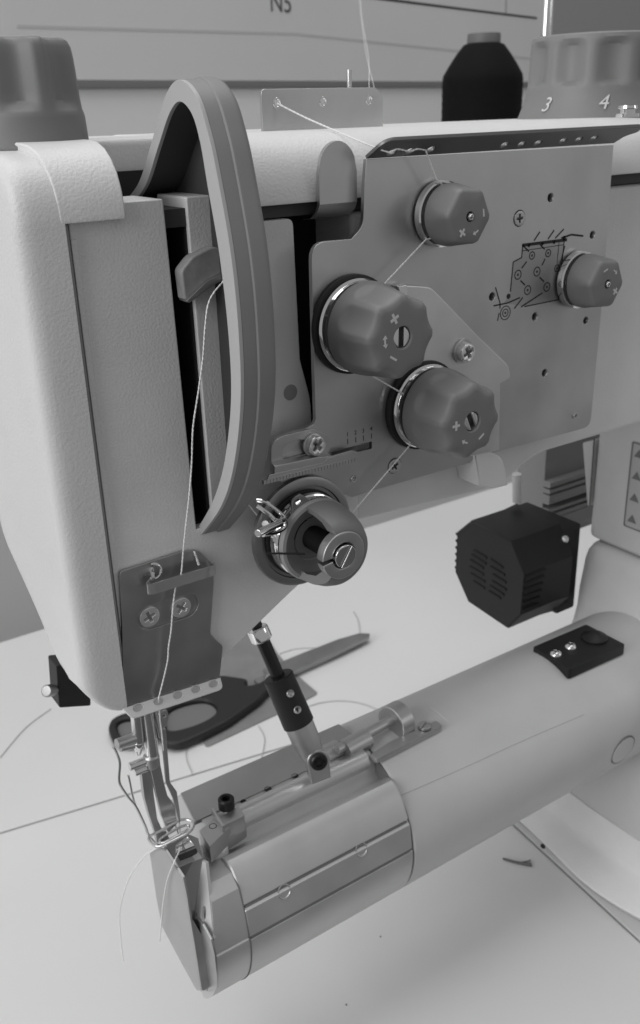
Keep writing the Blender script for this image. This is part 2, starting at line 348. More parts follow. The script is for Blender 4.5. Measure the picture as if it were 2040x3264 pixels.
mb.tube([q+V((1.9*math.cos(t), .3*t, 1.9*math.sin(t))) for t in [-2.4+k*.3 for k in range(15)]], .42, 8); mb.cyl(q+V((0, 1.5, 0)), q+V((-1, -1.5, -1.2)), .8, .4, 10); obj('guide_eyelet', mb, 'chrome', TG)
# ---- tension plate
TP = part_empty('tension_plate', (192, 0, -60), SM)
pl = xz([(866, 376, 0), (862, 430), (858, 535, 3.0), (830, 565), (735, 573, 4.5), (741, 830), (746, 1000, 3), (725, 1012, 1), (700, 1018, 1), (648, 1040, 2), (645, 1130, 1), (688, 1150), (760, 1138, 1), (830, 1176, 1), (871, 1162), (1112, 1093), (1120, 1082), (1395, 1008, 3.5), (1424, 700), (1450, 343, 0)])
holes = []
def hole(x, y, r): c = aY(x, y); holes.append(circ(r*1.2, 24, c.x, c.z)); return c
hp = [hole(*h) for h in ((1301, 467, 1.05), (1400, 555, 1.0), (1163, 701, 1.05), (1264, 748, 1.05), (1384, 757, .95), (1287, 881, 1.05))]
for q, r in (((1227, 516), 2.3), ((932, 1101), 2.4)): c = aY(*q); holes.append(circ(r, 28, c.x, c.z))
slot = xz([(783, 1068, .3), (879, 1043, .3), (879, 1060, .3), (784, 1082, .3)]); holes.append(rpoly(slot))
mb = MB(); mb.sheet(FRONT(0), rpoly(pl), holes, 1.4, .16); obj('plate_sheet', mb, 'steel', TP)
for p in hp:
    mb = MB(); mb.lathe([(1.32, .08), (1.28, .1), (.92, 1.0), (.92, 5), (0.01, 5)], (p.x, 0, p.z), (0, 1, 0), 24); obj('tapped_hole', mb, 'alu', TP)
# bent flange along the top, with two rows of thread holes
cr0, cr1 = aY(866, 376), aY(1450, 343)
tip0 = aY(903, 346, -4.6)
U = V((1, 0, 0)); dv = V((0, -.80, .60)).normalized(); fr = (V((cr0.x, 0.0, cr0.z)), U, dv, U.cross(dv)); FL = cr1.x-cr0.x
fh = []
# place holes where the photograph shows them
Nf = fr[3]
def onfl(x, y):
    d = ray(x, y); t = (fr[0]-EYE).dot(Nf)/d.dot(Nf); p = EYE+d*t-fr[0]; return p.dot(fr[1]), p.dot(fr[2])
for (x, y) in ((925, 362), (968, 358), (1018, 354), (1192, 343), (1232, 341), (1271, 338), (1330, 333), (1367, 330), (1403, 327)):
    u, v = onfl(x, y); fh.append(circ(1.3, 16, u, max(1.9, min(v, 4.2)), 1.2))
mb = MB(); mb.sheet((fr[0], U, dv, Nf), rpoly([(0, 0), (FL, 0), (FL+1.5, 3, 1), (FL+6, 5, 1.5), (FL+5, 7.4, 1.5), (2.0, 7.0, 3.0)]), fh, 1.1, .25, 3); obj('plate_flange', mb, 'flange', TP)  # plate steel coloured darker, carrying the dark reflection on its underside
# upright tongue
tx0, tx1 = aY(752, 400, 3.2).x, aY(842, 400, 3.2).x; zt = aY(800, 332, 3.2).z; zb = aY(800, 480, 3.2).z; z0 = aY(800, 572).z
w = tx1-tx0; mb = MB(); rows = []
arc = [(3.2, zt-w*.5*(1-math.sqrt(max(0, 1-((k-8)/8)**2)))) for k in range(17)]
def tong(y0, dy):
    L_ = []
    for k in range(17):
        x = tx0+w*k/16; L_.append([V((x, y0+dy, zt-w*.62*(1-math.sqrt(max(0, 1-((k-8)/8)**2))))), V((x, y0+dy, zb)), V((x, y0+1.0+dy, zb-1.8)), V((x, y0+3.4+dy, zb-3.4)), V((x, y0+7+dy, zb-4))])
    return L_
f_, b_ = tong(3.0, 0), tong(3.0, 1.2)
mb.loft([a+list(reversed(b)) for a, b in zip(f_, b_)]); obj('plate_tongue', mb, 'steel', TP, bev=.2)
# raised triangular plate
tr = xz([(938, 672, 1), (965, 672), (1014, 676, 2), (1132, 798), (1198, 862, 2), (1203, 895, 2), (1178, 905), (1176, 1062), (1115, 1076), (1050, 1070), (990, 960), (945, 760)], -.5)
mb = MB(); mb.sheet(FRONT(-1.3), rpoly(tr), [], 1.3, .5, 3); obj('backing_plate', mb, 'link', TP)
q = xz([(941, 676, .4), (964, 672, .4), (968, 704, .4), (950, 702, .4)], -3); mb = MB(); mb.sheet(FRONT(-2.6), rpoly(q), [], 2.2, .3); obj('stop_tab', mb, 'nickel', TP)
cross_screw('cross_screw', aY(1227, 516), 2.1, TP, 'alu', h=.25, ang=.05)
cross_screw('cross_screw', aY(932, 1101), 2.2, TP, 'steel', h=.3, ang=.5)
p = aY(1092, 829, -1.3); mb = MB(); mb.lathe([(3.6, 0), (3.6, .5), (3.4, .7), (2, .7)], p, (0, -1, 0), 36); obj('washer', mb, 'steel', TP)
cross_screw('pan_screw', aY(1097, 832, -2.1), 2.75, TP, 'screw', h=1.9, pan=True, ang=.4)
for (x, y, r) in ((834, 1131, 1.05), (1357, 982, .95)):
    mb = MB(); mb.lathe([(r, 0), (r, .3), (r*.8, .55), (r*.55, .5), (r*.5, .1), (.01, .05)], aY(x, y), (0, -1, 0), 24); obj('rivet', mb, 'alu', TP)
# graduation 1 2 3 4
mb = MB(); fr = FRONT(-.02)
for i, (x, y) in enumerate(((821, 1026), (840, 1022), (858, 1018), (877, 1013))):
    c = aY(x, y); mb.text((V((c.x, -.02, c.z)), V((1, 0, .0)), V((0, 0, 1)), V((0, -1, 0))), str(i+1), 1.7, .04)
    c = aY(x+.5, y+17); mb.prism([(c.x-.11, c.z-.75), (c.x+.11, c.z-.75), (c.x+.11, c.z+.75), (c.x-.11, c.z+.75)], fr, 0, .04)
obj('scale_numbers', mb, 'ink', TP)
# printed threading diagram
mb = MB(); fr = FRONT(-.03)
TINT = [(468, 1125), (455, 1238), (380, 1278), (358, 1540), (300, 1640), (470, 1668), (783, 1606), (838, 1080)]
def g3(x, y): c = aY(1111.8+x/3.778, 281.7+y/3.778); return V((c.x, c.z))
def line(a, b, w=.2):
    w = w*2.2
    a, b = g3(*a), g3(*b); d = (b-a).normalized(); q = V((-d.y, d.x))*w/2
    mb.prism([tuple(a+q), tuple(a-q), tuple(b-q), tuple(b+q)], fr, 0, .03)
def pline(pts, w=.13):
    for a, b in zip(pts[:-1], pts[1:]): line(a, b, w)
def ringp(x, y, r, w=.32):
    c = g3(x, y); o, i = circ(r+w/2, 22, c.x, c.y), circ(r-w/2, 22, c.x, c.y)
    for k in range(22): mb.prism([o[k], o[(k+1) % 22], i[(k+1) % 22], i[k]], fr, 0, .03)
pline([(465, 1125), (455, 1235), (380, 1275), (355, 1540)], .16); pline([(460, 1125), (860, 1075)], .42); pline([(460, 1175), (830, 1120)], .1)
pline([(835, 1080), (785, 1610), (480, 1672)], .16); line((790, 1090), (770, 1290), .1)
for a, b in (((565, 1085), (618, 1005)), ((690, 1070), (745, 990)), ((755, 1062), (832, 980)), ((465, 1125), (520, 1180)), ((620, 1120), (660, 1160))): line(a, b)
pline([(810, 1060), (900, 1030), (1005, 1042)], .26); line((500, 1270), (455, 1330)); line((665, 1245), (635, 1305)); line((445, 1440), (485, 1480)); line((615, 1410), (655, 1450)); line((465, 1590), (390, 1690)); line((640, 1550), (450, 1675)); line((840, 1130), (800, 1290))
for (x, y, r) in ((548, 1216, 1.15), (692, 1195, 1.15), (422, 1388, 1.4), (592, 1360, 1.4), (770, 1330, 1.1), (508, 1525, 1.4), (680, 1497, 1.4)): ringp(x, y, r*.92); ringp(x, y, .22, .3)
for r in (.25, 1.1, 2.0): ringp(310, 1728, r, .25)
pline([(222, 1500), (262, 1640), (262, 1690)], .16); pline([(205, 1665), (330, 1640), (440, 1592)], .2); ringp(338, 1580, .4, .75); line((255, 1730), (240, 1800), .14)
ringp(520, 1128, .3, .4); ringp(640, 1112, .3, .4); ringp(745, 1098, .3, .4); ringp(835, 1060, .4, .5)
obj('threading_diagram', mb, 'ink', TP)
mb = MB(); mb.prism([tuple(g3(*q)) for q in TINT], FRONT(-.008), 0, .008); obj('diagram_tint', mb, mat('tinted_print', .44, .45, 1), TP)
# ---- slide bracket with comb and its screw
SB = part_empty('slide_bracket', (125, 0, -88), SM)
b1 = xz([(640, 1048, 2), (665, 1030, 2), (735, 1012, 1.5), (778, 1030, 1), (778, 1072, .5), (640, 1118, .5)], -.7)
sl = xz([(668, 1055, 1.2), (700, 1038, 1.2), (735, 1040), (735, 1068), (700, 1078, 1), (668, 1090, 1.2)], -.7)
mb = MB(); mb.sheet(FRONT(-.9), rpoly(b1), [rpoly(sl)], .85, .12); obj('bracket_plate', mb, 'alu', SB)
a0, a1 = aY(621, 1140, -3.2), aY(843, 1086, -3.2)
def strip(fr, pts, t): return MB().sheet(fr, rpoly(pts), [], t, .1)
U = (a1-a0).normalized(); L = (a1-a0).length; vv = U.cross(V((0, -1, 0))); vv = -vv if vv.z < 0 else vv
cf = (a0, U, vv, V((0, -1, 0)))
mb = MB(); mb.sheet(cf, rpoly([(1.2, 0), (L, 0), (L+.4, 2.2, .6), (L-1.5, 3.0, .5), (L-9.5, 2.6, .4), (L-11, 1.4), (2.0, 1.6)]), [], .6, .1); obj('comb_plate', mb, 'steel', SB)
mb = MB(); q = xz([(640, 1128), (640, 1092), (735, 1072), (775, 1068), (770, 1088)], -1.2)
mb.loft([[V((x, -.9, z)) for x, z in q], [V((x, -3.0, z-.6)) for x, z in q]]); obj('comb_root', mb, 'steel', SB, bev=.25)
mb = MB()
for k in range(30):
    x = L*(k+.5)/30; w_ = L/30*.44
    mb.prism([(x-w_, -.5), (x+w_, -.5), (x+w_, .55), (x-w_, .55)], cf, -.6, .35)
obj('comb_teeth', mb, 'steel', SB)
mb = MB(); mb.lathe([(3.1, 0), (3.1, .5), (2.6, .7), (1, .7)], aY(738, 1050, -.9), (0, -1, 0), 32); obj('washer', mb, 'steel', SB)
cross_screw('pan_screw', aY(742, 1050, -1.6), 2.7, SB, 'screw', h=1.9, pan=True, ang=.7)
# ---- tension knobs
def knob_small(px, py):
    p = aY(px, py, -1); p = V((p.x, 0, p.z)); ax = (0, -1, 0)
    kb = part_empty('tension_knob', p, SM)
    mb = MB(); mb.lathe([(5.2, .0), (5.4, .5), (8.2, .7), (8.55, 1.0), (8.5, 2.7), (8.1, 3.0), (5.2, 3.05), (5.0, 5)], p, ax, 48); obj('tension_disc', mb, 'chrome', kb, base=p)
    def fn(r, h, a):
        w_ = min(1, max(0, (h-5.5)/4.5)); w_ = w_*w_*(3-2*w_); q = (6*a+.5)/6.2831853; q = (q-math.floor(q)-.5)*2; c = max(0, w_-(q/.85)**2); return r-(.7*c if r > 3 else 0)
    mb = MB(); mb.lathe([(4.8, 4.0), (7.6, 4.0), (7.95, 4.3), (8.0, 4.9), (8.0, 6), (7.9, 8), (7.75, 10), (7.55, 11.6), (7.2, 12.5), (6.5, 13.0), (4, 13.1), (1.45, 13.1), (1.3, 12.9), (1.3, 11.5), (.01, 11.5)], p, ax, 96, fn)
    obj('knob_cap', mb, 'grey', kb, base=p)
    mb = MB(); mb.lathe([(1.05, 11), (1.05, 13.2), (.85, 13.5), (.5, 13.5)], p, ax, 6); mb.lathe([(.5, 13.5), (.45, 12.6), (.01, 12.6)], p, ax, 12); obj('centre_screw', mb, 'nickel', kb, base=p)
    return kb, p
def marks(kb, p, r, yf, plus, arrow, minus, s=1.0, double=True):
    def fr_at(ang):
        o = p+V((r*math.cos(ang), -yf, r*math.sin(ang))); rad = V((math.cos(ang), 0, math.sin(ang))); tan = V((-math.sin(ang), 0, math.cos(ang)))
        return (o, tan, rad, V((0, -1, 0)) if tan.cross(rad).y < 0 else V((0, -1, 0)))
    a, b = 1.6*s, .36*s
    mb = MB(); mb.prism(cross_poly(a*.85, b, .0), fr_at(plus), 0, .06); obj('plus_mark', mb, 'mark', kb, base=p)
    mb = MB(); mb.prism([(-1.2*s, -.28*s), (1.2*s, -.28*s), (1.1*s, .28*s), (-1.1*s, .28*s)], fr_at(minus), 0, .06); obj('minus_mark', mb, 'mark', kb, base=p)
    mb = MB(); pts = [(-1.0, -.28), (.75, -.28), (.75, -.85), (1.9, 0), (.75, .85), (.75, .28), (-1.0, .28)]
    if double: pts = [(-.75, -.28), (.75, -.28), (.75, -.85), (1.9, 0), (.75, .85), (.75, .28), (-.75, .28), (-.75, .85), (-1.9, 0), (-.75, -.85)]
    pts = [(x*s*.85, y*s*.9-(x*s)**2*.06) for x, y in pts]
    if not double: pts = [(-x, y) for x, y in pts]
    mb.prism(pts, fr_at(arrow), 0, .06); obj('arrow_mark', mb, 'mark', kb, base=p)
kb, p = knob_small(1038, 505); marks(kb, p, 4.6, 13.1, math.radians(235), math.radians(300), math.radians(8), .85, False)
kb, p = knob_small(1362, 660); marks(kb, p, 4.4, 13.1, math.radians(-35), math.radians(52), math.radians(110), .8, False)
def knob_big(px, py, rot):
    p = aY(px, py, -1); p = V((p.x, -.4, p.z)); ax = (0, -1, 0)
    kb = part_empty('tension_knob', p, SM)
    mb = MB(); mb.lathe([(12.9, 0), (13.0, .4), (12.9, 1.2), (12.4, 1.5), (9, 1.5)], p, ax, 64); obj('backing_ring', mb, 'black', kb, base=p)
    mb = MB(); mb.lathe([(9, 1.6), (11.6, 1.6), (12.0, 1.9), (12.1, 2.4), (11.7, 2.75), (11.2, 2.9), (11.3, 3.3), (11.7, 3.6), (11.5, 4.1), (10.6, 4.3), (9.4, 4.4), (9.2, 5.6)], p, ax, 64); obj('tension_disc', mb, 'chrome', kb, base=p)
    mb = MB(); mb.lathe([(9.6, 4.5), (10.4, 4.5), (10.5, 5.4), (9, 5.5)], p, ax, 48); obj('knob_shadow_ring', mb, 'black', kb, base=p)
    def fn(r, h, a):
        w_ = min(1, max(0, (h-9.5)/2.6)); w_ = math.sqrt(w_*(2-w_))
        q = (8*a+rot)/6.2831853; q = (q-math.floor(q)-.5)*2; c = max(0, w_*w_-(q/.8)**2)
        return r-(1.0*c if r > 6 else 0)
    mb = MB(); mb.lathe([(9, 5.4), (11.3, 5.4), (11.8, 5.7), (11.95, 6.4), (11.9, 8), (11.8, 9), (11.75, 9.6), (11.7, 10.2), (11.6, 10.9), (11.5, 11.6), (11.4, 12.4), (11.25, 14), (11.05, 16), (10.85, 18), (10.6, 19.4), (10.2, 20.3), (9.5, 20.9), (8.4, 21.1), (6, 21.15), (3.0, 21.15), (2.75, 20.95), (2.7, 17.5), (0.01, 17.5)], p, ax, 160, fn)
    obj('knob_cap', mb, 'grey', kb, base=p)
    mb = MB(); fr = frame(p+V((0, -20.6, 0)), ax)
    for sg in (1, -1):
        hf = [(2.6*math.cos(t), 2.6*math.sin(t)) for t in [.3+(math.pi-.6)*k/14 for k in range(15)]]
        mb.sheet(fr, [(sg*(x*math.cos(rot+1.2)-y*math.sin(rot+1.2)), sg*(x*math.sin(rot+1.2)+y*math.cos(rot+1.2))) for x, y in hf], [], 3.2, .3)
    obj('split_shaft', mb, 'nickel', kb, base=p)
    return kb, p
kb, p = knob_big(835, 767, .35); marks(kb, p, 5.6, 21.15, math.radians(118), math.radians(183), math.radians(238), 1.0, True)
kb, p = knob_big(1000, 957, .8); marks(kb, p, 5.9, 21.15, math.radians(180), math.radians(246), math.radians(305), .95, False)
# ---- main tension with check spring
E0 = aY(710, 1252, 0); ax = V((0, -1, 0)); ET = part_empty('main_tension', E0, SM)
mb = MB(); mb.lathe([(8, 0), (15.6, 0), (15.9, .5), (15.7, 1.6), (14.9, 2.0), (13.4, 2.0), (13.2, 1.4), (6, 1.4)], E0, ax, 72); obj('base_ring', mb, 'steel_d', ET, base=E0)
mb = MB(); mb.lathe([(6, 1.5), (12.2, 1.5), (12.3, 2.2), (11.5, 2.5), (6, 2.5)], E0, ax, 60); obj('dark_ring', mb, 'cavity', ET, base=E0)
mb = MB(); mb.lathe([(6, 3.2), (11.3, 3.2), (11.9, 3.6), (11.7, 4.4), (11.0, 4.7), (11.1, 5.2), (11.6, 5.6), (11.3, 6.3), (10, 6.5), (6, 6.5)], E0, ax, 60); obj('tension_disc', mb, 'chrome', ET, base=E0)
fr = frame(E0+V((0, -7.4, 0)), ax)
u_, v_ = fr[1], fr[2]
ang = math.radians(112); lob = []
for k in range(64):
    a = 6.2831853*k/64; d = math.atan2(math.sin(a-ang), math.cos(a-ang)); r = 11.4+3.4*math.exp(-(d/.2)**4)
    lob.append((r*math.cos(a), r*math.sin(a)))
mb = MB(); mb.sheet(fr, lob, [circ(.95, 16, 12.9*math.cos(ang), 12.9*math.sin(ang)), circ(9, 36)], .7, .12); obj('lobed_washer', mb, 'steel_d', ET, base=E0)
mb = MB()
def gE(x, y, Y): return aY(578.1+x/3.923, 993.2+y/3.923, Y)
wire = spline([gE(105, 740, -6), gE(200, 760, -7), gE(320, 850, -8), gE(365, 900, -8.5), gE(300, 930, -8.5), gE(200, 850, -8), gE(110, 790, -7)], 6)
mb.tube(wire, .55, 10)
mb.tube(spline([gE(120, 1040, -14), gE(220, 990, -12), gE(340, 930, -10), gE(375, 925, -9), gE(370, 985, -9), gE(310, 1030, -10), gE(170, 1060, -12)], 6), .62, 10); obj('check_spring', mb, 'chrome', ET)
mb = MB(); mb.cyl(gE(118, 1048, -14.6), gE(330, 950, -10.5), 1.0, n=18); obj('stop_pin', mb, 'chrome', ET, bev=.2)
mb = MB(); mb.cyl(gE(215, 930, -4), gE(190, 960, -9), .9, n=14); obj('spring_post', mb, 'steel', ET)
mb = MB(); mb.tube([gE(205, 1232, -7.2), gE(560, 1236, -11)], .28, 8); obj('dark_wire', mb, 'cavity', ET)
# body: thick-walled cap with a wide cut-out to the left-front
mb = MB(); nA = 72; a0_, a1_ = math.radians(-126), math.radians(108)
angs = [a0_+(a1_-a0_)*k/(nA-1) for k in range(nA)]
oprof = [(11.0, 7.2), (11.3, 8.2), (11.3, 10), (10.9, 13.5), (10.1, 16.5), (9.1, 18.6), (8.2, 19.6), (6.9, 20.0)]
iprof = [(6.6, 20.0), (6.4, 18.8), (6.3, 16), (8.4, 14.5), (9.3, 11), (9.3, 8), (9.2, 7.2)]
loops = [[put((E0, u_, v_, ax), r*math.cos(a), r*math.sin(a), h) for (r, h) in oprof+iprof] for a in angs]
mb.loft(loops, True, True, True); obj('cap_body', mb, 'grey', ET, base=E0, bev=0)
mb = MB(); mb.lathe([(11.0, 6.9), (11.5, 7.2), (11.65, 8.0), (11.3, 8.8), (10.4, 9.0), (9.6, 8.4), (8, 7.3), (6, 6.3), (3.2, 5.8)], E0, ax, 60); obj('cap_floor', mb, mat('lit_cap_plastic', .3, .5), ET, base=E0)  # cap plastic made paler so the inside looks lit
mb = MB(); pr_ = [(3.2, 2.5)]
for k in range(36): pr_ += [(3.3, 3.4+k*.42), (2.95, 3.6+k*.42)]
mb.lathe(pr_+[(2.9, 19)], E0, ax, 32); obj('threaded_stud', mb, 'blacks', ET, base=E0)
mb = MB(); frr = frame(E0+V((0, -20.6, 0)), ax)
arc_o = [(6.6*math.cos(t), 6.6*math.sin(t)) for t in [math.radians(190+350*k/60) for k in range(61)]]
arc_i = [(3.6*math.cos(t), 3.6*math.sin(t)) for t in [math.radians(192+346*k/60) for k in range(61)]]
mb.sheet(frr, arc_o+list(reversed(arc_i)), [], 3.0, .3, 2); obj('collar_ring', mb, 'alu', ET)
slot_screw('slotted_screw', E0+V((0, -19.2, 0)), 3.2, ET, 'chrome', n=(0, -1, 0), h=2.2, ang=1.0, slot=.1)
# ---- numbered dials on the top
def dial(name, c, z0, prof, ns, d, ph, n=144, fnw=None):
    def fn(r, h, a):
        q = (ns*a+ph)/6.2831853+.5; q = (q-math.floor(q)-.5)*2; c = max(0, 1-(q/.82)**2)
        return r-(d*fnw(h)*c**1.3 if r > 4 else 0)
    mb = MB(); mb.lathe(prof, (c[0], c[1], z0), (0, 0, 1), n, fn, True, False, up=(0, 1, 0)); return mb
def step(a, b): return lambda h: (lambda t: t*t*(3-2*t))(min(1, max(0, (h-a)/(b-a))))
def cyl_angle0(x, y, c, R):
    d = ray(x, y); bx, by = EYE.x-c[0], EYE.y-c[1]; a = d.x**2+d.y**2; b = 2*(bx*d.x+by*d.y); cc = bx*bx+by*by-R*R; D = max(0, b*b-4*a*cc)
    q = EYE+d*((-b-math.sqrt(D))/(2*a)); return math.atan2(q.y-c[1], q.x-c[0])
B1, B2 = cyl_angle0(38, 180, (77.3, 34), 12.9), cyl_angle0(122, 180, (77.3, 34), 12.9); NL = max(5, round(6.2831853/abs(B2-B1)))
print('dial', NL)
LD = part_empty('pressure_dial', (79, 34, -5), SM)
obj('dial_cap', dial('', (77.3, 34), -5.6, [(13.6, 0), (13.7, .6), (13.4, 6.4), (13.2, 7.4), (13.1, 8), (13.0, 9), (12.9, 10), (12.8, 12), (12.6, 16), (12.4, 19), (12.1, 21), (11.5, 22.2), (10.6, 22.8), (4, 23), (.01, 23)], 7, 2.4, -7*B1, fnw=step(7.4, 10)), 'grey', LD, base=(79, 34, -5))
mb = MB(); mb.lathe([(11, -1), (11, 1.0)], (76.5, 34, -6.0), (0, 0, 1), 40, None, True, True); obj('dial_collar', mb, 'black', LD)
RD = part_empty('stitch_dial', (281, 42, -5), SM)
def cyl_angle(x, y, c, R):
    d = ray(x, y); bx, by = EYE.x-c[0], EYE.y-c[1]; a = d.x**2+d.y**2; b = 2*(bx*d.x+by*d.y); cc = bx*bx+by*by-R*R; D = max(0, b*b-4*a*cc)
    q = EYE+d*((-b-math.sqrt(D))/(2*a)); return math.atan2(q.y-c[1], q.x-c[0])
A1, A2 = cyl_angle(1346, 145, (281, 42), 22.7), cyl_angle(1452, 145, (281, 42), 22.7); NR = max(6, round(6.2831853/abs(A2-A1)))
def fw(h): return step(10.5, 12.5)(h)*(1-step(22.5, 25)(h)) if h < 30 else 0
mdial = mat('grey_dial_plastic', .21, .5, bump=.1, bscale=1500)
obj('dial_cap', dial('', (281, 42), -5, [(r_*.84, h_) for r_, h_ in ((31, 0), (31, .8), (30.2, 2), (28.6, 5.5), (28.0, 7.5), (27.7, 9), (27.6, 10), (27.5, 10.8), (27.4, 11.6), (27.3, 12.4), (27.2, 14), (27.1, 17), (27, 20), (26.9, 22), (26.8, 23), (26.7, 24), (26.5, 25), (26, 26.1), (25, 26.6), (5, 26.8), (.01, 26.8))], NR, 2.4, -NR*A1, fnw=fw), mdial, RD, base=(281, 42, -5))
mb = MB()
for txt, (x, y) in (('3', (1290, 249)), ('4', (1424, 243))):
    d = ray(x, y); c = V((281, 42)); zz = None
    o = EYE; a = d.x**2+d.y**2; bx, by = o.x-281, o.y-42; R = 24.4
    b = 2*(bx*d.x+by*d.y); cc = bx*bx+by*by-R*R; D = b*b-4*a*cc
    if D > 0:
        q = o+d*((-b-math.sqrt(D))/(2*a)); nn = V((q.x-281, q.y-42, 9)).normalized()
        f_ = frame(q+nn*.1, nn); mb.text(f_, txt, 6.6, .1, .25)
if len(mb.bm.verts): obj('dial_number', mb, 'mark', RD)
# ---- three-hole guide on the top of the arm
q0, q1 = aY(622, 320, 30), aY(905, 302, 30); zt_ = aY(640, 210, 30).z
out = rpoly([(q0.x, q0.z-1.5), (q1.x, q0.z-1.5), (q1.x, zt_-2, 2), (q1.x-2.5, zt_, 2), (q0.x, zt_, 1.4)])
hl = [circ(.95, 18, aY(x, y, 30).x, aY(x, y, 30).z) for x, y in ((655, 243), (764, 240), (873, 236))]
TB = part_empty('three_hole_guide', (155, 30, -5), SM)
mb = MB(); mb.sheet(FRONT(30), out, hl, 1.0, .15); obj('guide_plate', mb, 'steel', TB)
for (x, y) in ((655, 243), (764, 240), (873, 236)):
    p = aY(x, y, 30); mb = MB(); mb.tube([p+V((1.1*math.cos(t*.3), .2, 1.1*math.sin(t*.3))) for t in range(21)], .32, 8, True); obj('eyelet', mb, 'chrome', TB)
mb = MB(); p0, p1 = aY(825, 165, 46), aY(825, 206, 46); mb.cyl(p1+V((0, 0, -12)), p0, .75, n=12); obj('thread_post', mb, 'chrome', SM)
p = aY(1482, 268, -1.5); mb = MB(); mb.lathe([(2.5, -1), (3.4, -1), (3.4, 0), (2.2, 0), (2.2, 1.2), (2.9, 1.4), (2.7, 2.2), (1, 2.4), (.01, 2.4)], p, (0, 0, 1), 28); obj('thumb_nut', mb, 'chrome', SM)
# ---- tab below the plate
tb = xz([(1117, 1063, .5), (1133, 1055, 1), (1178, 1075, 2), (1190, 1087, 2), (1202, 1147, 1), (1165, 1156, .5), (1131, 1148, .5)], -.6)
mb = MB(); mb.sheet(FRONT(-.6), rpoly(tb), [], 9.6, .7, 3); obj('arm_lug', mb, 'paint', SM)
# ---- cylinder bed
prof = []
def arcp(a0, a1, n, r=BEDR): return [(BEDC.x+r*math.cos(math.radians(a0+(a1-a0)*k/n)), BEDC.y+r*math.sin(math.radians(a0+(a1-a0)*k/n))) for k in range(n+1)]
mb = MB(); mb.prism(arcp(0, 355, 71), YZ(0), 156.2, 420); obj('bed_arm', mb, 'cream', SM, bev=.8)
top = [(26, -197.3), (24.5, -196.3), (12, -196.3), (9, -196.8), (6.6, -198.2), (5.2, -200.2), (4.6, -203.4), (3.4, -205.4), (1.6, -205.2), (-.6, -202.8), (-2.4, -201.6), (-4.4, -201.2), (-7, -202.4), (-9.6, -205.4), (-11.8, -209.6), (-12.6, -211.4)]
prof = top+[(-11.8, -211.8), (-12.2, -212.5), (-13.5, -213.3), (-14.3, -218.2), (-14.8, -222.0)]+[(-14.0, -222.3), (-14.1, -222.9), (-15.1, -223.1)]+arcp(175, 415, 48)
mb = MB(); mb.loft([[V((x, BEDC.x+(y-BEDC.x)*sc, BEDC.y+(z-BEDC.y)*sc)) for y, z in prof] for x, sc in ((93.6, .985), (94.0, 1), (155.0, 1), (155.5, .99))])
BA = obj('bed_end_sleeve', mb, 'sleeve', SM, ang=30)
nose = [(9, -204), (-1.8, -203.2), (-6.8, -203.6), (-10.6, -206.6), (-13.2, -214), (-14.6, -221.8), (-14.3, -222.3), (-14.9, -222.7)]+arcp(176, 232, 16)+[(4, -240), (9, -236)]
mb = MB(); mb.loft([[V((x if x > 90 else 81.95+4.6*min(1, max(0, (z+222)/25)), y, z)) for y, z in nose] for x in (82.3, 93.5)]); obj('bed_nose', mb, 'sleeve', SM, ang=30)
mb = MB(); ps = [aZ(*q, -196.2) for q in ((424, 1871), (459, 1940))]
mb.prism([(ps[1].x, 10.8), (155.0, 10.8), (155.0, 25.2), (ps[0].x, 25.2)], TOP(0), -197.5, -196.05); obj('top_sheet', mb, 'guide', BA, bev=.15)  # darker sheet over the flat top of the sleeve
mb = MB(); mb.prism(arcp(0, 355, 71, 28.6), YZ(0), 155.4, 156.3); obj('bed_joint', mb, 'seam', SM)
for (x, y) in ((671, 2106), (853, 2007)):
    p = abed(x, y, 29.8); nv = V((0, p.y-BEDC.x, p.z-BEDC.y)).normalized()
    mb = MB(); mb.lathe([(2.35, -.4), (2.35, .25), (2.1, .4), (1.9, .35), (1.7, .1), (1.1, .05)], p, nv, 28); mb.lathe([(1.1, .05), (.95, .05), (.9, -1.2), (.01, -1.2)], p, nv, 6); obj('socket_screw', mb, 'alu', BA)
for (x, y, r) in ((633, 1864, 1.05), (697, 1833, 1.0), (575, 1893, .8)):
    p = aZ(x, y, -196.0); mb = MB(); mb.lathe([(r+.15, .0), (r, .06), (r*.95, -.1), (.01, -.12)], p, (0, 0, 1), 20); obj('oil_hole', mb, 'cavity', BA)
# end cap toward the needle
capo = [(377, 1999), (410, 2044), (440, 2154), (452, 2172), (486, 2344), (462, 2344), (385, 2194), (352, 2014)]
CX0 = 78.6
gc = lambda x, y: (296.5+x/4.08, 1778.8+y/4.08)
lp0 = yz([(390, 2009), (417, 2051), (431, 2073), (441, 2120), (448, 2171), (460, 2240), (476, 2343), (464, 2343), (425, 2272), (382, 2190), (368, 2120), (352, 2012), (370, 2003)], CX0)
EC = part_empty('bed_end_cap', (82, 8, -250), SM)
mb = MB(); g = lambda k, x: [V((x, 8+(y-8)*k, -222+(z+222)*k)) for y, z in lp0]
mb.loft([g(.95, CX0), g(.985, CX0+.25), g(1, CX0+.8), [V((79.3+2.9*min(1, max(0, (-212.5-v.z)/1.5)), v.y, v.z)) for v in g(1.0, 82.2)]]); obj('cap_plate', mb, 'alu', EC, ang=30)
lp1 = yz([(463, 2168), (478, 2184), (498, 2220), (507, 2257), (512, 2306), (512, 2336), (492, 2345), (484, 2300), (474, 2240)], 81.2)
mb = MB(); mb.loft([[V((x, y, z)) for y, z in lp1] for x in (81.2, 81.9)]); obj('cap_flange', mb, 'alu', EC, bev=.15)
lp2 = yz([(446, 2160), (466, 2156), (470, 2200), (474, 2240), (490, 2341), (474, 2341)], 81.9)
mb = MB(); mb.loft([[V((x, y, z)) for y, z in lp2] for x in (81.7, 83)]); obj('cap_core', mb, 'alu', EC)
